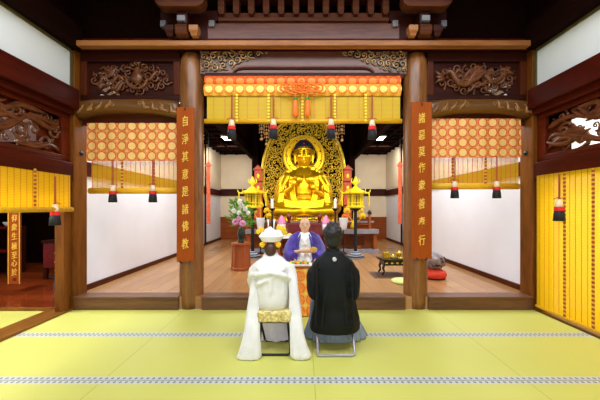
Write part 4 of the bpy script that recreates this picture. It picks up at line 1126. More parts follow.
# white paper cylinders, pink lotus buds in white vases, candles, gold lotus flowers
for sgn, nm in ((-1, 'left'), (1, 'right')):
    Zp = 8.6; x = PX(260.5 if sgn < 0 else 343.5, Zp); z0 = PZ(231, Zp)+.0
    zt0 = zt
    t = thing('paper_lantern', 'white tapered paper lantern on a dark stand, %s side of the altar' % nm, 'lantern', (x, Zp, FI), 'small white altar lanterns')
    MB().lathe((x, Zp, PZ(230, Zp)), [(.07, 0), (.09, .05), (.125, .33), (.12, .34), (.08, .06)], 14).build('shade', M['paper'], t, smooth=True)
    MB().tube([(x, Zp, FI+.03), (x, Zp, PZ(230, Zp)+.01)], .018, 8).lathe((x, Zp, FI), [(.1, 0), (.1, .02), (.03, .05)], 12).build('stand', M['iron'], t)
    Zp = 8.35; x = PX(281.5 if sgn < 0 else 326, Zp)
    t = thing('lotus_vase', 'pink lotus bud in a pale cup left of the priest' if sgn < 0 else 'pink lotus bud in a pale cup between the priest and the groom', 'vase', (x, Zp, FI), 'pink lotus buds on the altar')
    z0 = PZ(232, Zp)
    MB().tube([(x, Zp, FI+.02), (x, Zp, z0)], .03, 8).lathe((x, Zp, FI), [(.08, 0), (.08, .025), (.04, .05)], 12).build('stand', M['red_lacquer'], t)
    MB().lathe((x, Zp, z0), [(.05, 0), (.09, .06), (.12, .2), (.11, .21)], 14).build('cup', M['paper'], t, smooth=True)
    MB().lathe((x, Zp, z0+.19), [(.10, 0), (.12, .04), (.09, .14), (.03, .24), (.005, .27)], 14).build('bud', M['pink'], t, smooth=True)
    Zp = 8.75; x = PX(272.7 if sgn < 0 else 334.7, Zp)
    t = thing('candlestick', 'black candlestick with a white candle, %s side of the altar' % nm, 'candlestick', (x, Zp-.15, FI), 'pair of altar candlesticks')
    zc = PZ(208, Zp)
    MB().tube([(x, Zp-.15, FI+.02), (x, Zp-.15, zc-.04)], [.03, .022], 10).lathe((x, Zp-.15, FI), [(.09, 0), (.09, .02), (.05, .06)], 14).build('stem', M['iron'], t)
    MB().lathe((x, Zp-.15, zc-.09), [(.02, 0), (.09, .06), (.10, .08), (.03, .085)], 14).build('drip_tray', M['iron'], t, smooth=True)
    MB().tube([(x, Zp-.15, zc-.01), (x, Zp-.15, PZ(199, Zp))], [.04, .045], 10).tube([(x, Zp-.15, PZ(199, Zp)), (x, Zp-.15, PZ(197, Zp))], [.006, .004], 5).build('candle', M['candle'], t)
    Zp = 9.0; x = PX(260 if sgn < 0 else 354, Zp)
    t = thing('gilded_lotus', 'gilded lotus flowers in a vase behind the %s gold lantern' % nm, 'flowers', (x, Zp+.1, zt+.05), 'gilded altar lotuses')
    MB().lathe((x, Zp+.1, zt+.05), [(.07, 0), (.1, .08), (.05, .18), (.07, .24)], 14).build('vase', M['brass'], t, smooth=True)
    rnd = random.Random(31)
    for k in range(5):
        ex = (-.2, .2, 0, -.26, .26)[k]; ez = (.5, .5, .68, .32, .34)[k]
        p1 = (x+ex, Zp+.05, zt+.05+ez)
        MB().tube([(x, Zp+.1, zt+.25), (x+ex*.6, Zp+.08, zt+.05+ez*.7), p1], .008, 5).build('stem', M['brass'], t)
        mb = MB()
        for j in range(8):
            a = 2*pi*j/8; mb.ball((p1[0]+.06*cos(a), p1[1]+.03*sin(a), p1[2]+.02+.05*abs(sin(a))), .045, .03, .06, 7, 5)
        mb.build('blossom', M['petal_yellow'] if k != 3 else M['orange'], t, smooth=True)
# gold hanging ornaments from the ceiling
for i, px in enumerate((261.5, 266.5, 336.5, 342)):
    Zy = 8.8; x = PX(px, Zy); zt_ = 4.3; zl = PZ((139, 144, 144, 140)[i], Zy)
    t = thing('hanging_ornament', 'gold beaded temple hanging, %s from the left over the altar' % names[i], 'ornament', (x, Zy, zl), 'gold beaded hangings')
    MB().tube([(x, Zy, zl), (x, Zy, 5.2)], .006, 5).build('cord', M['brass_dark'], t)
    mb = MB()
    z = zl; k = 0
    while z < zt_: 
        mb.ball((x, Zy, z), .03 if k % 3 else .05, n=8, m=5); z += .10; k += 1
    mb.build('beads', M['carve_gold'], t, smooth=True)
    for dxx in (-.06, .06):
        mb = MB()
        for k in range(8): mb.ball((x+dxx, Zy, zl+.18+.1*k), .02, n=6, m=4)
        mb.tube([(x+dxx, Zy, zl+.16), (x+dxx, Zy, zl+.95)], .005, 4).tube([(x+dxx, Zy, zl+.95), (x, Zy, zl+1.0)], .005, 4)
        mb.build('bead_string', M['carve_gold'], t, smooth=True)

# flower stand and bouquet
Zf = 6.4; x = PX(241, Zf); ztop = PZ(242.5, Zf)
t = thing('flower_stand', 'orange-brown hexagonal wooden stand under the flower vase', 'stand', (x, Zf, FI))
MB().lathe((x, Zf, FI), [(.215, 0), (.215, .05), (.19, .06), (.165, ztop-FI-.06)], 6).build('column', M['stand'], t, bevel=.006)
MB().lathe((x, Zf, ztop-.07), [(.16, 0), (.205, .03), (.205, .07)], 6).build('top', M['stand'], t, bevel=.005)
mb = MB()
for k in range(6):
    a = 2*pi*k/6; mb.tube([(x+.192*cos(a), Zf+.192*sin(a), FI+.05), (x+.168*cos(a), Zf+.168*sin(a), ztop-.06)], .012, 6)
mb.build('edge_mould', M['stand'], t)
t = thing('flower_vase', 'dark vase holding white chrysanthemums, pink blooms and green leaves', 'vase', (x, Zf, ztop))
MB().lathe((x, Zf, ztop), [(.06, 0), (.065, .02), (.045, .06), (.075, .14), (.08, .2), (.05, .26), (.07, .32), (.055, .31)], 18).build('vase', M['vase'], t, smooth=True)
rnd = random.Random(12)
mb = MB()
def leafblade(mb, p, d, L, wd):
    d = Vector(d).normalized(); sd = d.cross(Vector((0, 1, .2))).normalized()
    mb._add([p, p+d*L*.4+sd*wd, p+d*L, p+d*L*.4-sd*wd, p+d*L*.45+Vector((0, -.3*wd, 0)), p+d*L*.4+Vector((0, .5*wd, 0))],
            [(0, 1, 4), (1, 2, 4), (2, 3, 4), (3, 0, 4), (0, 5, 1), (1, 5, 2), (2, 5, 3), (3, 5, 0)])
cb = Vector((x, Zf, ztop+.62))
for k in range(150):
    a = rnd.uniform(0, 2*pi); rr = rnd.random()**.5
    p = cb+Vector((rr*.17*cos(a), rr*.14*sin(a), rnd.uniform(-.3, .22)))
    d = Vector((cos(a)*rnd.uniform(.3, 1), sin(a)*.6, rnd.uniform(-.2, 1)))
    leafblade(mb, p, d, rnd.uniform(.08, .17), rnd.uniform(.012, .028))
for px, py in ((232, 200), (226, 217), (251, 217), (247, 203), (230, 206), (255, 222)):
    e = Vector((PX(px, Zf), Zf-.03, PZ(py, Zf)))
    b = Vector((x, Zf, ztop+.4)); d = e-b
    for j in range(6): leafblade(mb, b+d*(.5+.5*j/6), d+Vector((rnd.uniform(-.3, .3), 0, rnd.uniform(-.3, .3)))*d.length, .08, .012)
    mb.tube([b, e], .004, 4)
mb.build('leaves', [M['leaf']], t)
mb = MB()
for k in range(12):
    a = rnd.uniform(0, 6.28); e = cb+Vector((.12*cos(a), .1*sin(a), rnd.uniform(-.1, .2)))
    mb.tube([(x, Zf, ztop+.3), e], .005, 4)
mb.build('stems', M['leaf2'], t)
for px, py, s_ in ((240, 202, .06), (234, 211, .055), (245, 209, .055), (239, 213, .05), (248, 213, .05), (242, 206, .05)):
    c = Vector((PX(px, Zf-.13), Zf-.13, PZ(py, Zf-.13))); mb = MB()
    mb.ball(c, s_*.55, n=8, m=5)
    for j in range(22):
        a = 2*pi*j/11; e = .2+.5*(j//11); mb.ball(c+Vector((cos(a)*cos(e), -.6*sin(e), sin(a)*cos(e)))*s_*.75, s_*.28, n=6, m=4)
    mb.build('white_bloom', M['petal_white'], t, smooth=True)
for px, py, s_ in ((235.5, 222, .075), (242.5, 223.5, .075), (239, 218.5, .05)):
    c = Vector((PX(px, Zf-.15), Zf-.15, PZ(py, Zf-.15))); mb = MB()
    for j in range(16):
        a = 2*pi*j/8; e = .1+.6*(j//8); mb.ball(c+Vector((cos(a)*cos(e), -.6*sin(e), sin(a)*cos(e)))*s_*.6, s_*.4, s_*.25, s_*.4, 7, 5)
    mb.build('pink_bloom', M['petal_pink'], t, smooth=True)

# black low table with brass vessels (right)
Zt = 5.75; xa, xb = PX(382.5, Zt), PX(419, Zt); zt = PZ(259.5, Zt)
struct('trim_floor_mat', bx(PX(371, 5.9), PX(402, 5.9), 5.6, 6.15, FI, FI+.006), mat('brown_mat', (96, 66, 50), .6))
bpy.data.objects['trim_floor_mat'].name = 'floor_mat'
tag(bpy.data.objects['floor_mat'], 'flat dark brown mat under the legs of the low black table', 'mat'); del bpy.data.objects['floor_mat']['kind']
t = thing('low_black_table', 'low black lacquer table with curved legs holding brass vessels', 'table', ((xa+xb)/2, Zt, FI+.006))
MB().box(xa, xb, Zt-.02, Zt+.36, zt-.025, zt).build('top', M['black'], t, bevel=.005)
MB().box(xa+.03, xb-.03, Zt, Zt+.34, zt-.12, zt-.02).build('apron', M['black'], t, bevel=.004)
for i in range(6): MB().ball((xa+.08+.1*i, Zt-.002, zt-.07), .032, .006, .018, 10, 5).build('gold_medallion', M['bowl'], t, smooth=True)
MB().tube([(xa+.04, Zt-.005, zt-.115), (xb-.04, Zt-.005, zt-.115)], .006, 5).build('gold_line', M['bowl'], t)
for k, x in ((-1, xa+.04), (1, xb-.04)):
    for yy in (Zt+.03, Zt+.31):
        MB().tube([(x, yy, zt-.1), (x+k*.02, yy, zt-.17), (x-k*.0, yy, FI+.08), (x+k*.04, yy, FI+.024)], [.028, .024, .016, .018], 8).build('leg', M['black'], t, smooth=True)
MB().tube([(xa, Zt+.1, zt-.01), (xa-.06, Zt+.1, zt+.01), (xa-.10, Zt+.1, zt+.05)], [.016, .014, .008], 8).build('curled_end', M['black'], t, smooth=True)
items = [(387.5, 'box'), (393, 'bowl'), (402, 'cup')]
o = MB().box(PX(384.5, Zt), PX(390.5, Zt), Zt+.06, Zt+.16, zt, zt+.125).build('brass_box', M['bowl'], at=(PX(387.5, Zt), Zt+.1, zt), bevel=.008)
tag(o, 'square brass box at the left end of the low black table', 'box')
o = MB().lathe((PX(393.5, Zt), Zt+.06, zt), [(.03, 0), (.035, .01), (.045, .05), (.04, .055), (.03, .075), (.01, .09)], 16).build('lidded_bowl', M['bowl'], at=(PX(393.5, Zt), Zt+.06, zt), smooth=True)
tag(o, 'small lidded brass bowl in the middle of the low black table', 'bowl')
t = thing('footed_cup', 'brass cup stacked on a saucer, right of the lidded bowl on the low black table', 'cup', (PX(401, Zt), Zt+.1, zt))
MB().lathe((PX(401.5, Zt), Zt+.1, zt), [(.07, 0), (.085, .02), (.04, .03)], 16).build('saucer', M['bowl'], t, smooth=True)
MB().lathe((PX(400.5, Zt), Zt+.1, zt+.025), [(.03, 0), (.025, .02), (.05, .05), (.055, .09), (.04, .10), (.015, .125)], 16).build('cup_body', M['bowl'], t, smooth=True)
# straw cushion
Zc = 5.3; x = PX(404.5, Zc)
o = MB().lathe((x, Zc, FI), [(.01, 0), (.20, .0), (.222, .012), (.222, .03), (.20, .042), (.13, .044), (.12, .040), (.05, .044), (.01, .044)], 36).build('round_cushion', M['cushion'], at=(x, Zc, FI), smooth=True)
tag(o, 'flat round pale green straw cushion beside the right round pillar', 'cushion')
# wooden fish drum on red cushion
Zm = 5.62; x = PX(434, Zm)
t = thing('drum_cushion', 'thick red cushion carrying the carved drum behind the right pillar', 'cushion', (x, Zm, FI))
MB().lathe((x, Zm, FI), [(.17, 0), (.20, .03), (.215, .08), (.20, .13), (.13, .17), (.02, .16)], 24).build('pad', M['redcush'], t, smooth=True)
MB().lathe((x, Zm, FI), [(.15, 0), (.19, 0), (.195, .025), (.15, .025)], 24).build('ring_base', M['black'], t)
t = thing('temple_fish_drum', 'round grey carved wooden fish drum on the red cushion', 'drum', (x, Zm, FI+.155))
mb = MB().ball((x, Zm, FI+.155+.15), .19, .17, .155, 20, 12)
mb.ball((x-.03, Zm-.12, FI+.155+.17), .09, .07, .07)
mb.build('drum_body', M['fishdrum'], t, smooth=True)
mb = MB()
cs = [(.02+.035*i, -.04+.06*((i*7) % 5), .035) for i in range(5)]
for i in range(12):
    a = -1.2+2.4*(i % 4)/3; e = -.4+.4*(i//4)
    c = Vector((x+.17*sin(a)*cos(e), Zm-.155*cos(a)*cos(e), FI+.31+.14*sin(e)))
    mb.tube(spiral(c, .035, 1.2, i, 1), .009, 6)
mb.build('scales', M['frame'], t, smooth=True)
MB().tube([(x-.15, Zm-.08, FI+.27), (x, Zm-.175, FI+.25), (x+.15, Zm-.08, FI+.27)], .013, 6).build('mouth_slot', M['black'], t)
mb = None

# ------------------------------------------------------------------ offering table between the couple
Zo = 4.12; xa, xb = PX(288, Zo), PX(330, Zo); zt = .66
t = thing('offering_table', 'small table covered with orange and gold brocade between bride and groom', 'table', ((xa+xb)/2, Zo, 0))
def clothf(x0, x1, y0, y1):
    pass
mb = MB()
n = 24
loop = [(xa+(xb-xa)*i/n, Zo) for i in range(n)]+[(xb, Zo+.24*i/6) for i in range(6)]+[(xb-(xb-xa)*i/n, Zo+.24) for i in range(n)]+[(xa, Zo+.24-.24*i/6) for i in range(6)]
cxx, cyy = (xa+xb)/2, Zo+.12
rs = []
for z, e in ((.015, 1.0), (.3, .6), (.55, .2), (zt-.01, 0), (zt, -.2)):
    rs.append([(px_+(.01*e*sin(i*1.1)+.008*e)*(1 if px_ > cxx else -1), py_+(.012*e*sin(i*1.3))*(1), z) for i, (px_, py_) in enumerate(loop)])
mb.rings(rs)
mb.build('brocade_cloth', M['table_cloth'], t)
MB().box(xa-.01, xb+.01, Zo-.012, Zo+.25, zt-.008, zt+.012).build('top', M['altar'], t, bevel=.004)
o = t = thing('offering_tray', 'white tray with yellow and green offerings on the brocade table', 'tray', (PX(301, Zo), Zo+.12, zt+.012))
MB().box(PX(289, Zo), PX(312, Zo), Zo+.02, Zo+.2, zt+.012, zt+.03).build('tray_base', M['white_cloth'], t, bevel=.004)
rnd = random.Random(8)
fr0 = [MB().ball((0, 0, 0), .02, None, .018, 10, 7).build('offering_sweet', M[m_], at=(0, 0, 0), smooth=True) for m_ in ('petal_yellow', 'leaf', 'orange')]
for i in range(15):
    xq = PX(290.8, Zo)+.033*(i % 8)+rnd.uniform(-.003, .003); yq = Zo+.065+.075*(i//8)+rnd.uniform(-.008, .008)
    o = fr0[i % 3] if i < 3 else fr0[i % 3].copy()
    if i >= 3: COL.objects.link(o)
    o.location = (xq, yq, zt+.049)
    tag(o, 'round %s offering sweet on the white tray, %s from left in the %s row' % (('yellow', 'green', 'orange')[i % 3], names[i % 8], 'near' if i < 8 else 'far'), 'sweet', 'offering sweets on the white tray')
Zw = 7.6; x = PX(285, Zw)
t = thing('offering_stand', 'white footed offering stand behind the bride, left of the priest', 'stand', (x, Zw, FI))
MB().box(x-.2, x+.2, Zw-.12, Zw+.12, PZ(238, Zw), PZ(237, Zw)).box(x-.22, x+.22, Zw-.14, Zw-.12, PZ(238, Zw), PZ(234.5, Zw)).box(x-.22, x+.22, Zw+.12, Zw+.14, PZ(238, Zw), PZ(234.5, Zw)).build('tray', M['white_cloth'], t)
for a_ in (-.14, .14): MB().box(x+a_-.02, x+a_+.02, Zw-.1, Zw+.1, FI, PZ(238, Zw)).build('side_panel', M['altar'], t)
for a_ in (-.11, 0, .11):
    o = MB().lathe((x+a_, Zw-.02, PZ(237, Zw)), [(.01, 0), (.045, .02), (.055, .05), (.04, .085), (.01, .1)], 12).build('offering_fruit', M['petal_yellow' if a_ else 'leaf2'], at=(x+a_, Zw-.02, PZ(237, Zw)), smooth=True)
    tag(o, 'round fruit on the white footed offering stand, %s of three' % {-.11: 'leftmost', 0: 'middle', .11: 'rightmost'}[a_], 'fruit', 'fruits on the offering stand')

# ------------------------------------------------------------------ people
def ringp(cx, cy, z, rx, ry, n=36, fold=0, k=9, ph=0, p=1.0):
    out = []
    for i in range(n):
        a = 2*pi*i/n; m_ = 1+fold*sin(k*a+ph)+fold*.5*sin((k*2-3)*a+ph*1.7)
        c, s_ = cos(a), sin(a)
        c = math.copysign(abs(c)**p, c); s_ = math.copysign(abs(s_)**p, s_)
        out.append((cx+rx*m_*c, cy+ry*m_*s_, z))
    return out
def lerp_rings(spec, sub=3, n=36, fold=0, k=9, p=1.0):
    """spec: (cx, cy, z, rx, ry[, fold]) smoothly interpolated"""
    out = []
    def cr(a, b, c, d, t_): return .5*((2*b)+(-a+c)*t_+(2*a-5*b+4*c-d)*t_*t_+(-a+3*b-3*c+d)*t_**3)
    S = [tuple(s)+((fold,) if len(s) == 5 else ()) for s in spec]
    for i in range(len(S)-1):
        a, b, c, d = S[max(i-1, 0)], S[i], S[i+1], S[min(i+2, len(S)-1)]
        for j in range(sub):
            v = [cr(a[q_], b[q_], c[q_], d[q_], j/sub) for q_ in range(6)]
            out.append(ringp(v[0], v[1], v[2], v[3], v[4], n, v[5], k, v[2]*3, p))
    v = S[-1]; out.append(ringp(*v[:5], n, v[5], k, v[2]*3, p))
    return out
def hand(mb, w_, fwd, side, palm, s=1.0, curl=.5):
    """wrist point, direction of fingers, direction towards the thumb, palm normal"""
    f, sd, pl = Vector(fwd).normalized(), Vector(side).normalized(), Vector(palm).normalized()
    c = w_+f*.045*s
    mb.tube([w_-f*.01, c, w_+f*.085*s], [.024*s, .032*s, .030*s], 10)
    mb.tube([c-sd*.02*s, c+sd*.02*s], .022*s, 8)
    for i, L in enumerate((.062, .072, .068, .052)):
        b = w_+f*.085*s+sd*(.030-.020*i)*s
        p1 = b+f*L*.45*s+pl*L*.2*curl*s; p2 = p1+f*L*.3*s*(1-curl*.4)+pl*L*.4*curl*s; p3 = p2+f*L*.2*s*(1-curl)+pl*L*.3*curl*s
        mb.tube([b-f*.01, p1, p2, p3], [.0095*s, .009*s, .0085*s, .007*s], 7)
    b = w_+f*.03*s+sd*.03*s
    mb.tube([b, b+f*.03*s+sd*.025*s+pl*.01*s, b+f*.06*s+sd*.03*s+pl*.02*s], [.012*s, .0105*s, .008*s], 7)
def headmesh(mb, c, face=1, s=1.0, nod=0):
    """c = centre of the head; face = +1 looks to +y, -1 looks to the camera"""
    x, y, z = c
    prof = [(-.115, .028, .03, .035), (-.105, .045, .05, .02), (-.085, .058, .07, .01), (-.05, .068, .083, .0), (-.01, .074, .092, 0), (.03, .077, .097, -.005), (.07, .070, .088, -.008), (.095, .052, .066, -.008), (.112, .026, .034, -.008)]
    mb.rings([[(x+rx*s*cos(2*pi*k/20), y+face*(dy*s)+ry*s*sin(2*pi*k/20), z+dz*s) for k in range(20)] for dz, rx, ry, dy in prof])
    fy_ = y+face*.088*s
    mb.tube([(x, fy_-face*.004, z+.012*s), (x, fy_+face*.016*s, z-.022*s), (x, fy_+face*.006*s, z-.032*s)], [.008*s, .013*s, .012*s], 8)
    for k in (-1, 1):
        mb.ball((x+k*.077*s, y, z-.012*s), .010*s, .018*s, .030*s, 8, 6)
        mb.ball((x+k*.034*s, fy_-face*.018*s, z-.035*s), .02*s, .016*s, .02*s, 8, 6)
        mb.tube([(x+k*.014*s, fy_-face*.006*s, z+.022*s), (x+k*.034*s, fy_-face*.010*s, z+.027*s), (x+k*.052*s, fy_-face*.024*s, z+.02*s)], .006*s, 6)
    mb.ball((x, fy_-face*.010*s, z-.058*s), .020*s, .010*s, .0045*s, 8, 5); mb.ball((x, fy_-face*.011*s, z-.067*s), .016*s, .010*s, .005*s, 8, 5)
    mb.ball((x, fy_-face*.022*s, z-.092*s), .02*s, .018*s, .016*s, 8, 6)
def face_details(c, face, s, t, brow=True, m=None):
    x, y, z = c; fy_ = y+face*.088*s
    mb = MB()
    for k in (-1, 1):
        mb.ball((x+k*.033*s, fy_-face*.006*s, z+.004*s), .011*s, .006*s, .004*s, 8, 5)
    mb.build('eyes', M['hairm'], t, smooth=True)
    mb = MB().ball((x, fy_-face*.001*s, z-.0625*s), .017*s, .005*s, .003*s, 8, 5); mb.build('lips', mat('lips', (176, 96, 84), .5), t, smooth=True)
    if brow:
        mb = MB()
        for k in (-1, 1): mb.tube([(x+k*.016*s, fy_+face*.001*s, z+.024*s), (x+k*.034*s, fy_-face*.004*s, z+.029*s), (x+k*.052*s, fy_-face*.018*s, z+.022*s)], .003*s, 5)
        mb.build('eyebrows', m or M['hairm'], t)

# ---- stools
def stool(name, label, cx, yr, yf, hw, seat_z, seat_t, m_frame, m_seat, inset):
    t = thing(name, label, 'stool', (cx, (yr+yf)/2, 0), 'low stools of the couple')
    x0, x1 = cx-hw, cx+hw; r = .012
    # two U-shaped loops crossing like a folding stool
    for a, b in ((yr, yf), (yf, yr)):
        dd = .0 if a == yr else .022
        b = b+inset if b == yr else b
        MB().tube([(x0+dd, b, seat_z-seat_t+.01), (x0+dd, a, .03), (x0+dd+.02, a, r), (x1-dd-.02, a, r), (x1-dd, a, .03), (x1-dd, b, seat_z-seat_t+.01)], r, 8).build('frame_loop', m_frame, t, smooth=True)
    for yy in (yr+.02+inset, yf-.02): MB().tube([(x0, yy, seat_z-seat_t), (x1, yy, seat_z-seat_t)], r, 8).build('seat_rail', m_frame, t, smooth=True)
    MB().box(x0-.015, x1+.015, yr-.01+inset, yf+.01, seat_z-seat_t, seat_z).build('seat', m_seat, t, bevel=.02)
    return t
BX = -.335
stool('folding_stool', 'low black-framed stool with gold brocade seat under the bride', PX(274.5, 3.06), 3.04, 3.36, .155, .435, .11, M['iron'], M['seatcloth'], 0)
stool('folding_stool', 'low grey metal-framed stool under the groom', PX(336, 3.04), 3.02, 3.34, .18, .40, .06, M['steel'], M['black_silk'], .10)
# floor cushion cloth under the bride stool, pale lavender
o = MB().sheet(lambda u_, v_: (PX(260, 3.5)+.36*u_, 3.42+.08*v_+.01*sin(u_*12), .25-.245*v_**.8*0-.24*v_+.0), 14, 8)

# ---- bride (seen from behind, bowing her head)
bx_ = PX(272, 3.2); by = 3.22; hb = Vector((PX(270.5, 3.2), 3.30, 1.055))
t = thing('person', 'bride seen from behind in white kimono and white headdress, seated on the gold stool', 'person', (bx_, by, 0))
mb = MB()
mb.rings(lerp_rings([(bx_, by+.02, .44, .15, .12), (bx_, by+.02, .6, .135, .10), (bx_, by, .78, .14, .095), (bx_, by, .86, .11, .08), (bx_, by+.01, .905, .07, .055), (hb.x, by+.03, .95, .045, .045), (hb.x, by+.06, 1.0, .043, .045)], 3, 20))
headmesh(mb, hb, 1, .95)
for k in (-1, 1):
    mb.tube([(bx_+k*.12, by, .82), (bx_+k*.17, by+.05, .62), (bx_+k*.06, by+.26, .56)], [.045, .04, .028], 10)
    hand(mb, Vector((bx_+k*.05, by+.27, .56)), (-k*.5, 1, -.1), (-k*.2, 0, 1), (-k*1, -.2, -.2), .9, .6)
    mb.tube([(bx_+k*.09, by+.03, .49), (bx_+k*.09, by+.38, .49), (bx_+k*.08, by+.40, .25), (bx_+k*.08, by+.40, .08)], [.08, .065, .05, .035], 10)
    mb.tube([(bx_+k*.08, by+.36, .035), (bx_+k*.08, by+.5, .03)], [.035, .03], 8)
mb.build('body', M['skin'], t, remesh=.011, smooth_it=2)
face_details(hb, 1, .95, t)
# robe back and shoulders
mb = MB()
mb.rings(lerp_rings([(bx_-.0, by-.0, .425, .165, .15, .02), (bx_, by-.005, .50, .185, .17, .015), (bx_, by, .62, .19, .165, .012), (bx_-.005, by, .74, .19, .155, .015), (bx_-.01, by, .83, .20, .145, .012), (bx_-.01, by+.005, .885, .165, .12, .01), (bx_, by+.015, .925, .12, .095, 0), (bx_, by+.03, .955, .075, .075, 0)], 4, 48, k=7))
for k in (-1, 1):   # upper sleeves wrapped around the arms
    mb.tube([(bx_+k*.13, by, .865), (bx_+k*.185, by+.0, .80), (bx_+k*.205, by+.02, .70), (bx_+k*.19, by+.04, .60)], [.05, .062, .06, .05], 14)
# folded collar-drape across the back
mb.tube([(bx_-.22, by-.04, .75), (bx_-.15, by-.135, .785), (bx_, by-.165, .81), (bx_+.14, by-.135, .775), (bx_+.22, by-.04, .70)], [.025, .024, .018, .024, .022], 10)
mb.tube([(bx_-.20, by-.06, .66), (bx_-.12, by-.145, .70), (bx_-.02, by-.168, .74)], [.016, .02, .008], 8)
for q_ in range(5): mb.tube([(bx_-.12+.06*q_, by-.162+.02*abs(q_-2), .76), (bx_-.13+.065*q_, by-.172+.02*abs(q_-2), .62), (bx_-.12+.06*q_, by-.15+.02*abs(q_-2), .48)], [.006, .012, .006], 6)
mb.tube([(bx_-.15, by-.125, .86), (bx_-.05, by-.135, .80), (bx_+.10, by-.15, .79)], [.02, .02, .012], 8)
mb.tube([(bx_+.14, by-.12, .85), (bx_+.05, by-.145, .79), (bx_-.02, by-.16, .72)], [.018, .02, .012], 8)
mb.build('kimono_back', M['white_silk'], t, remesh=.012, smooth_it=3)
# hem skirt over the knees to the floor in front of the stool
mb = MB()
mb.rings(lerp_rings([(bx_+.005, by+.16, .48, .19, .20, .01), (bx_+.005, by+.27, .42, .21, .16, .02), (bx_+.01, by+.32, .25, .21, .20, .04), (bx_+.02, by+.33, .10, .23, .21, .05), (bx_+.03, by+.33, .012, .27, .22, .06)], 4, 60, k=11))
mb.build('kimono_skirt', mat('pale_lavender_silk', (222, 216, 238), .5, var=.04, scale=12), t, smooth=True)
# long hanging sleeves spreading on the floor
def sleeve(pts, m_, nm):
    mb = MB()
    spec = []
    for px0, px1, py, Z, ry in pts:
        a, b = PX(px0, Z), PX(px1, Z); spec.append(((a+b)/2, Z, PZ(py, Z), (b-a)/2, ry*.62, .02+.05*max(0, (py-290)/68)))
    mb.rings(lerp_rings(spec, 5, 56, k=8, p=.85)); return mb.build(nm, m_, t, smooth=True)
sleeve([(255, 268, 264, 3.2, .06), (251.5, 262, 276, 3.17, .05), (249.5, 259, 292, 3.12, .045), (247, 259, 310, 3.08, .045), (244.5, 259.5, 330, 3.02, .055), (241, 260, 345, 2.99, .065), (237.5, 260.5, 356.5, 2.98, .08), (240, 258, 358.6, 2.98, .06)], M['white_silk'], 'left_sleeve')
sleeve([(282, 294, 264, 3.2, .06), (287, 297, 276, 3.17, .05), (289, 298.5, 292, 3.12, .045), (289, 301, 310, 3.08, .045), (290, 303, 330, 3.02, .055), (290.5, 306.5, 345, 2.99, .065), (291, 310.5, 355.5, 2.98, .08), (294, 308, 358.6, 2.98, .06)], M['white_silk'], 'right_sleeve')
# collar
MB().rings(lerp_rings([(bx_, by+.015, .915, .105, .09, 0), (hb.x, by+.03, .955, .078, .075, 0), (hb.x, by+.04, .975, .07, .07, 0)], 3, 28)).build('collar', M['white_cloth'], t, smooth=True, solid=.006)
# hair: chignon at the nape
mb = MB()
mb.ball((hb.x, hb.y-.015, hb.z+.03), .082, .098, .092, 18, 12)
mb.ball((hb.x, hb.y-.10, hb.z-.035), .062, .055, .075, 16, 10)
for k in (-1, 1): mb.ball((hb.x+k*.06, hb.y-.03, hb.z-.0), .035, .06, .05, 12, 8)
mb.build('hair', M['hairb'], t, remesh=.01, smooth_it=2)
# headdress : white folded hood band, peaked at the middle
hy = hb.y-.02
mb = MB()
pr = []
for i in range(41):
    a = -pi*.02-pi*.96*i/40      # around the back of the head (towards camera)
    q_ = i/40; top = .165+.02*sin(pi*q_)+.02*max(0, 1-abs(q_-.5)*5)-.03*(abs(2*q_-1))**3
    pr.append((cos(a), sin(a), top))
rs = []
for q_i, (c_, s_, top) in enumerate(pr):
    q_ = q_i/40
    rs.append([(hb.x+.085*c_, hy+.10*s_, hb.z+.045), (hb.x+.098*c_, hy+.115*s_, hb.z+.045), (hb.x+.132*c_, hy+.135*s_, hb.z+.10), (hb.x+(.088+.02*sin(9*q_*pi))*c_+.008, hy+.10*s_, hb.z+top-.004+.012*sin(13*q_)), (hb.x+(.078+.02*sin(9*q_*pi))*c_+.008, hy+.09*s_, hb.z+top-.006+.012*sin(13*q_)), (hb.x+.132*c_, hy+.125*s_, hb.z+.095)])
mb.rings(rs)
mb.build('white_headdress', M['white_cloth'], t, smooth=False, bevel=.004)
MB().ball((hb.x+.005, hy+.01, hb.z+.10), .088, .09, .065, 20, 10).build('headdress_crown', M['white_cloth'], t, smooth=True)
for k in (-1, 1):
    MB().tube([(hb.x+k*.028, hy-.02, hb.z+.16), (hb.x+k*.032, hy-.02, hb.z+.275)], [.006, .008], 8).build('hairpin', M['petal_white'], t, smooth=True)
def posy(cx, cy, cz, s_, m_, nm):
    mb = MB()
    for j in range(9):
        a = 2*pi*j/9; mb.ball((cx+s_*.6*cos(a), cy-.3*s_*abs(cos(a*2)), cz+s_*.6*sin(a)), s_*.42, s_*.25, s_*.42, 7, 5)
    mb.ball((cx, cy-.3*s_, cz), s_*.35, n=7, m=5); mb.build(nm, m_, t, smooth=True)
for dxp, dz, s_ in ((-.105, .165, .032), (-.135, .145, .026), (.085, .185, .032), (.125, .17, .034), (.145, .135, .026)):
    posy(hb.x+dxp, hy-.02, hb.z+dz, s_, M['petal_yellow'], 'yellow_flower')
for dxp, dz, s_ in ((-.085, .02, .03), (-.06, .035, .022), (.08, .02, .03), (.055, .032, .022)):
    posy(hb.x+dxp, hb.y-.09, hb.z+dz-.005, s_, M['petal_yellow'] if s_ > .025 else M['orange'], 'hair_flower')

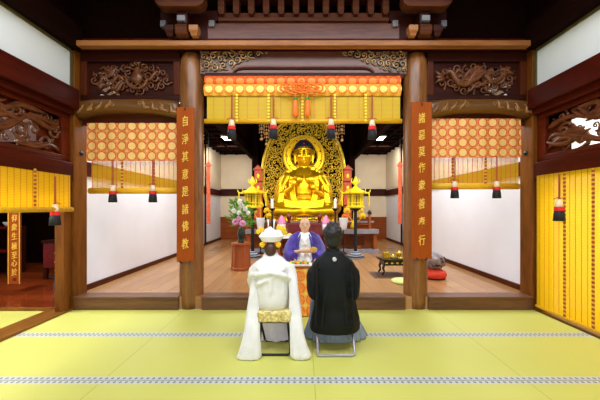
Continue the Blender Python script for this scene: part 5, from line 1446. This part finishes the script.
# ---- groom
gx = PX(334, 3.15); gy = 3.20; hg = Vector((PX(333, 3.18), 3.24, 1.155))
t = thing('person', 'groom seen from behind in black crested kimono jacket, seated on the grey stool', 'person', (gx, gy, 0))
mb = MB()
mb.rings(lerp_rings([(gx, gy+.02, .40, .18, .14), (gx, gy+.02, .6, .16, .12), (gx, gy, .80, .17, .11), (gx, gy, .88, .13, .09), (gx, gy+.01, .95, .07, .06), (hg.x, gy+.01, 1.0, .06, .06), (hg.x, gy+.02, 1.10, .056, .058)], 3, 20))
headmesh(mb, hg, 1, 1.05)
for k in (-1, 1):
    mb.tube([(gx+k*.14, gy, .85), (gx+k*.20, gy+.04, .66), (gx+k*.10, gy+.30, .55)], [.055, .048, .032], 10)
    hand(mb, Vector((gx+k*.09, gy+.31, .55)), (-k*.5, 1, -.1), (-k*.2, 0, 1), (-k*1, -.2, -.2), 1, .6)
    mb.tube([(gx+k*.10, gy+.03, .47), (gx+k*.12, gy+.42, .47), (gx+k*.12, gy+.44, .25), (gx+k*.12, gy+.44, .08)], [.09, .07, .055, .04], 10)
    mb.tube([(gx+k*.12, gy+.38, .038), (gx+k*.12, gy+.56, .03)], [.038, .032], 8)
mb.build('body', M['skin'], t, remesh=.011, smooth_it=2)
face_details(hg, 1, 1.05, t)
mb = MB()
hem_px = [(333.2, 311, 360, .15), (330, 309.5, 361, .17), (320, 311, 360.5, .18), (308, 313.5, 357.5, .17), (296, 313, 356, .165), (284, 311.5, 356.5, .16), (274, 311, 357, .155), (266, 312, 356, .14), (260.5, 316, 352, .12), (256, 322, 346.5, .10), (252, 325.5, 343, .085)]
spec = []
for py, a_, b_, ry in hem_px:
    Z = 3.14; spec.append(((PX(a_, Z)+PX(b_, Z))/2, gy-.0+(.02 if py > 300 else 0), PZ(py, Z), (PX(b_, Z)-PX(a_, Z))/2, ry, .018 if py > 270 else .004))
mb.rings(lerp_rings(spec, 3, 56, k=5))
for k in (-1, 1):
    # wide sleeves hanging at the sides, ending near y=300
    sx_ = gx+k*.212
    mb.rings(lerp_rings([(sx_-k*.02, gy+.06, .52, .045, .16), (sx_, gy+.06, .56, .055, .17), (sx_+k*.005, gy+.05, .66, .06, .15), (sx_-k*.005, gy+.03, .80, .06, .11), (sx_-k*.06, gy, .88, .03, .06)], 3, 30))
# folds on the back
for (a0, b0), (a1, b1) in (((318, 262), (316, 330)), ((352, 262), (354, 330)), ((326, 285), (322, 331)), ((345, 280), (348, 331))):
    p0 = Vector((PX(a0, 3.02), gy-.135, PZ(b0, 3.02))); p1 = Vector((PX(a1, 3.0), gy-.165, PZ(b1, 3.0)+.02))
    mb.tube([p0, p0.lerp(p1, .5), p1], [.012, .017, .02], 8)
mb.build('black_jacket', M['black_silk'], t, remesh=.012, smooth_it=3)
c = Vector((PX(334.5, gy-.12), gy-.125, PZ(259.3, 3.08)))
MB().lathe((0, 0, 0), [(.001, 0), (.022, .0), (.022, .012), (.001, .012)], 20)
mb = MB(); mb.rings([[(c.x+.019*cos(2*pi*k/20), c.y+yy, c.z+.019*sin(2*pi*k/20)) for k in range(20)] for yy in (-.008, .03)]); mb.build('white_crest', M['white_cloth'], t)
mb = MB()
for j in range(3):
    mb.tube([(c.x+.012*cos(a)+.0, c.y-.010, c.z+.012*sin(a)) for a in [2*pi*j/3+2*pi/3*i/6 for i in range(6)]], .0022, 5)
mb.build('crest_mark', M['hakama'], t)
MB().rings(lerp_rings([(gx, gy+.005, .985, .085, .075, 0), (hg.x, gy+.01, 1.02, .068, .065, 0), (hg.x, gy+.012, 1.035, .062, .06, 0)], 3, 28)).build('collar', M['black_silk'], t, smooth=True, solid=.008)
# hair
mb = MB()
mb.ball((hg.x, hg.y-.018, hg.z+.03), .104, .112, .104, 20, 12)
mb.ball((hg.x, hg.y-.055, hg.z-.035), .086, .065, .095, 16, 10)
rnd = random.Random(6)
for k in range(60):
    a = rnd.uniform(0, 2*pi); e = rnd.uniform(-.2, 1.5)
    d = Vector((cos(a)*cos(e), sin(a)*cos(e), sin(e)))
    if d.y > .5 and d.z < .3: continue
    p = Vector((hg.x, hg.y-.02, hg.z+.03))+Vector((d.x*.098, d.y*.105, d.z*.095))
    tdir = Vector((rnd.uniform(-1, 1), rnd.uniform(-1, 1), rnd.uniform(-.6, .8)))*.02
    mb.tube([p-d*.01, p+d*.008+tdir*.5, p+d*.016+tdir], [.018, .013, .004], 6)
mb.build('hair', M['hairm'], t, remesh=.008, smooth_it=1)
# hakama trousers spreading in front of and beside the stool
mb = MB()
mb.rings(lerp_rings([(gx, gy+.20, .47, .20, .22, .01), (gx+.01, gy+.27, .40, .24, .20, .02), (gx+.03, gy+.30, .22, .27, .18, .035), (gx+.045, gy+.30, .08, .32, .19, .05), (gx+.05, gy+.30, .012, .345, .20, .05)], 4, 70, k=13))
mb.build('hakama', M['hakama'], t, smooth=True)

# ---- priest facing the camera, kneeling on a low platform
Zp = 5.2; px_ = PX(304.8, Zp); hp = Vector((px_, Zp-.02, PZ(225, Zp-.02)))
t = thing('officiant_platform', 'low wooden platform on which the purple-robed priest kneels', 'platform', (px_, Zp+.1, FI))
MB().box(px_-.42, px_+.42, Zp-.32, Zp+.42, FI+.2, FI+.27).build('top', M['altar'], t, bevel=.01)
for a_ in (-.37, .37):
    for b_ in (-.27, .37): MB().box(px_+a_-.03, px_+a_+.03, Zp+b_-.03, Zp+b_+.03, FI, FI+.2).build('leg', M['altar'], t)
MB().box(px_-.35, px_+.35, Zp-.26, Zp+.36, FI+.27, FI+.32).build('cushion', M['purple'], t, bevel=.02)
zs0 = FI+.32
t = thing('person', 'shaven-headed priest in purple and white robes facing the couple, holding a gold fan', 'person', (px_, Zp, zs0))
mb = MB()
mb.rings(lerp_rings([(px_, Zp+.08, zs0+.06, .18, .15), (px_, Zp+.05, zs0+.2, .16, .12), (px_, Zp+.02, zs0+.38, .18, .115), (px_, Zp+.01, zs0+.45, .17, .095), (px_, Zp+.01, zs0+.50, .09, .07), (px_, Zp+.0, hp.z-.12, .055, .055), (px_, Zp, hp.z-.06, .052, .055)], 3, 20))
headmesh(mb, hp, -1, 1.05)
for k in (-1, 1):
    el = (px_+k*.25, Zp-.02, zs0+.2); wr = Vector((px_+(.10 if k > 0 else -.055), Zp-.30, PZ(251, Zp-.3)))
    mb.tube([(px_+k*.18, Zp+.01, zs0+.43), el, wr], [.052, .045, .028], 10)
    hand(mb, wr, (-k*.6, -.8, .1), (0, -.1, 1), (-k*1, .3, 0), .95, .7)
    mb.tube([(px_+k*.08, Zp+.1, zs0+.08), (px_+k*.15, Zp-.22, zs0+.09), (px_+k*.15, Zp+.1, zs0+.05), (px_+k*.1, Zp+.2, zs0+.05)], [.085, .075, .05, .04], 10)
mb.build('body', M['skin'], t, remesh=.011, smooth_it=2)
face_details(hp, -1, 1.05, t, m=M['carve'])
# white inner robe
mb = MB()
mb.rings(lerp_rings([(px_, Zp-.05, zs0+.02, .24, .24, .03), (px_, Zp-.04, zs0+.12, .22, .21, .03), (px_, Zp+.0, zs0+.25, .17, .15, .015), (px_, Zp+.0, zs0+.38, .16, .135, .01), (px_, Zp+.0, zs0+.46, .14, .115, 0), (px_, Zp+.0, zs0+.51, .10, .09, 0), (px_, Zp+.0, zs0+.545, .068, .068, 0)], 4, 40, k=7))
mb.tube([(px_-.065, Zp-.03, zs0+.55), (px_-.05, Zp-.12, zs0+.45), (px_+.03, Zp-.15, zs0+.34)], .018, 8).tube([(px_+.065, Zp-.03, zs0+.55), (px_+.05, Zp-.12, zs0+.45), (px_-.03, Zp-.145, zs0+.34)], .018, 8)
mb.tube([(px_+.02, Zp-.27, zs0+.23), (px_+.05, Zp-.31, zs0+.1), (px_+.03, Zp-.30, zs0+.02)], [.035, .05, .06], 10)
mb.build('white_robe', M['white_cloth'], t, remesh=.012, smooth_it=2)
# purple outer robe, open in front: two halves
for k, outr, low in ((-1, .40, .0), (1, .30, .08)):
    mb = MB()
    mb.tube([(px_+k*.075, Zp+.04, zs0+.53), (px_+k*.17, Zp+.0, zs0+.45), (px_+k*.235, Zp-.03, zs0+.30), (px_+k*.245, Zp-.12, zs0+.18), (px_+k*.17, Zp-.24, zs0+.16)], [.045, .085, .105, .11, .07], 14)
    rr = []
    mb.rings(lerp_rings([(px_+k*(outr*.58), Zp-.06, zs0+.0+low, outr*.50, .22, .05), (px_+k*.22, Zp-.06, zs0+.1+low*.5, outr*.42, .18, .05), (px_+k*.205, Zp-.03, zs0+.22, .115, .14, .03), (px_+k*.18, Zp+.0, zs0+.36, .10, .11, .02), (px_+k*.13, Zp+.01, zs0+.47, .07, .08, 0)], 4, 36, k=6))
    mb.tube([(px_+k*.07, Zp-.07, zs0+.51), (px_+k*.11, Zp-.13, zs0+.4), (px_+k*.12, Zp-.17, zs0+.25), (px_+k*.15, Zp-.22, zs0+.12)], [.02, .022, .022, .03], 8)
    mb.build('purple_robe', M['purple'], t, remesh=.012, smooth_it=2)
o = MB()
fc = Vector((px_+.135, Zp-.37, PZ(249, Zp-.37)))
poly = [(fc.x, fc.z-.04)]+[(fc.x+.075*sin(a), fc.z-.04+.075*cos(a)) for a in [-1.0+2.0*i/8 for i in range(9)]]
tf = thing('folding_fan', 'open gold fan held in the priest hands', 'fan', (fc.x, fc.y, fc.z-.04))
MB().prism(poly, fc.y-.004, fc.y+.004).build('leaf', M['goldleaf'], tf)
mb = MB()
for i in range(5):
    a = -1.0+.5*i; mb.tube([(fc.x, fc.y-.006, fc.z-.055), (fc.x+.075*sin(a), fc.y-.006, fc.z-.04+.075*cos(a))], .003, 5)
mb.build('ribs', M['bowl'], tf)
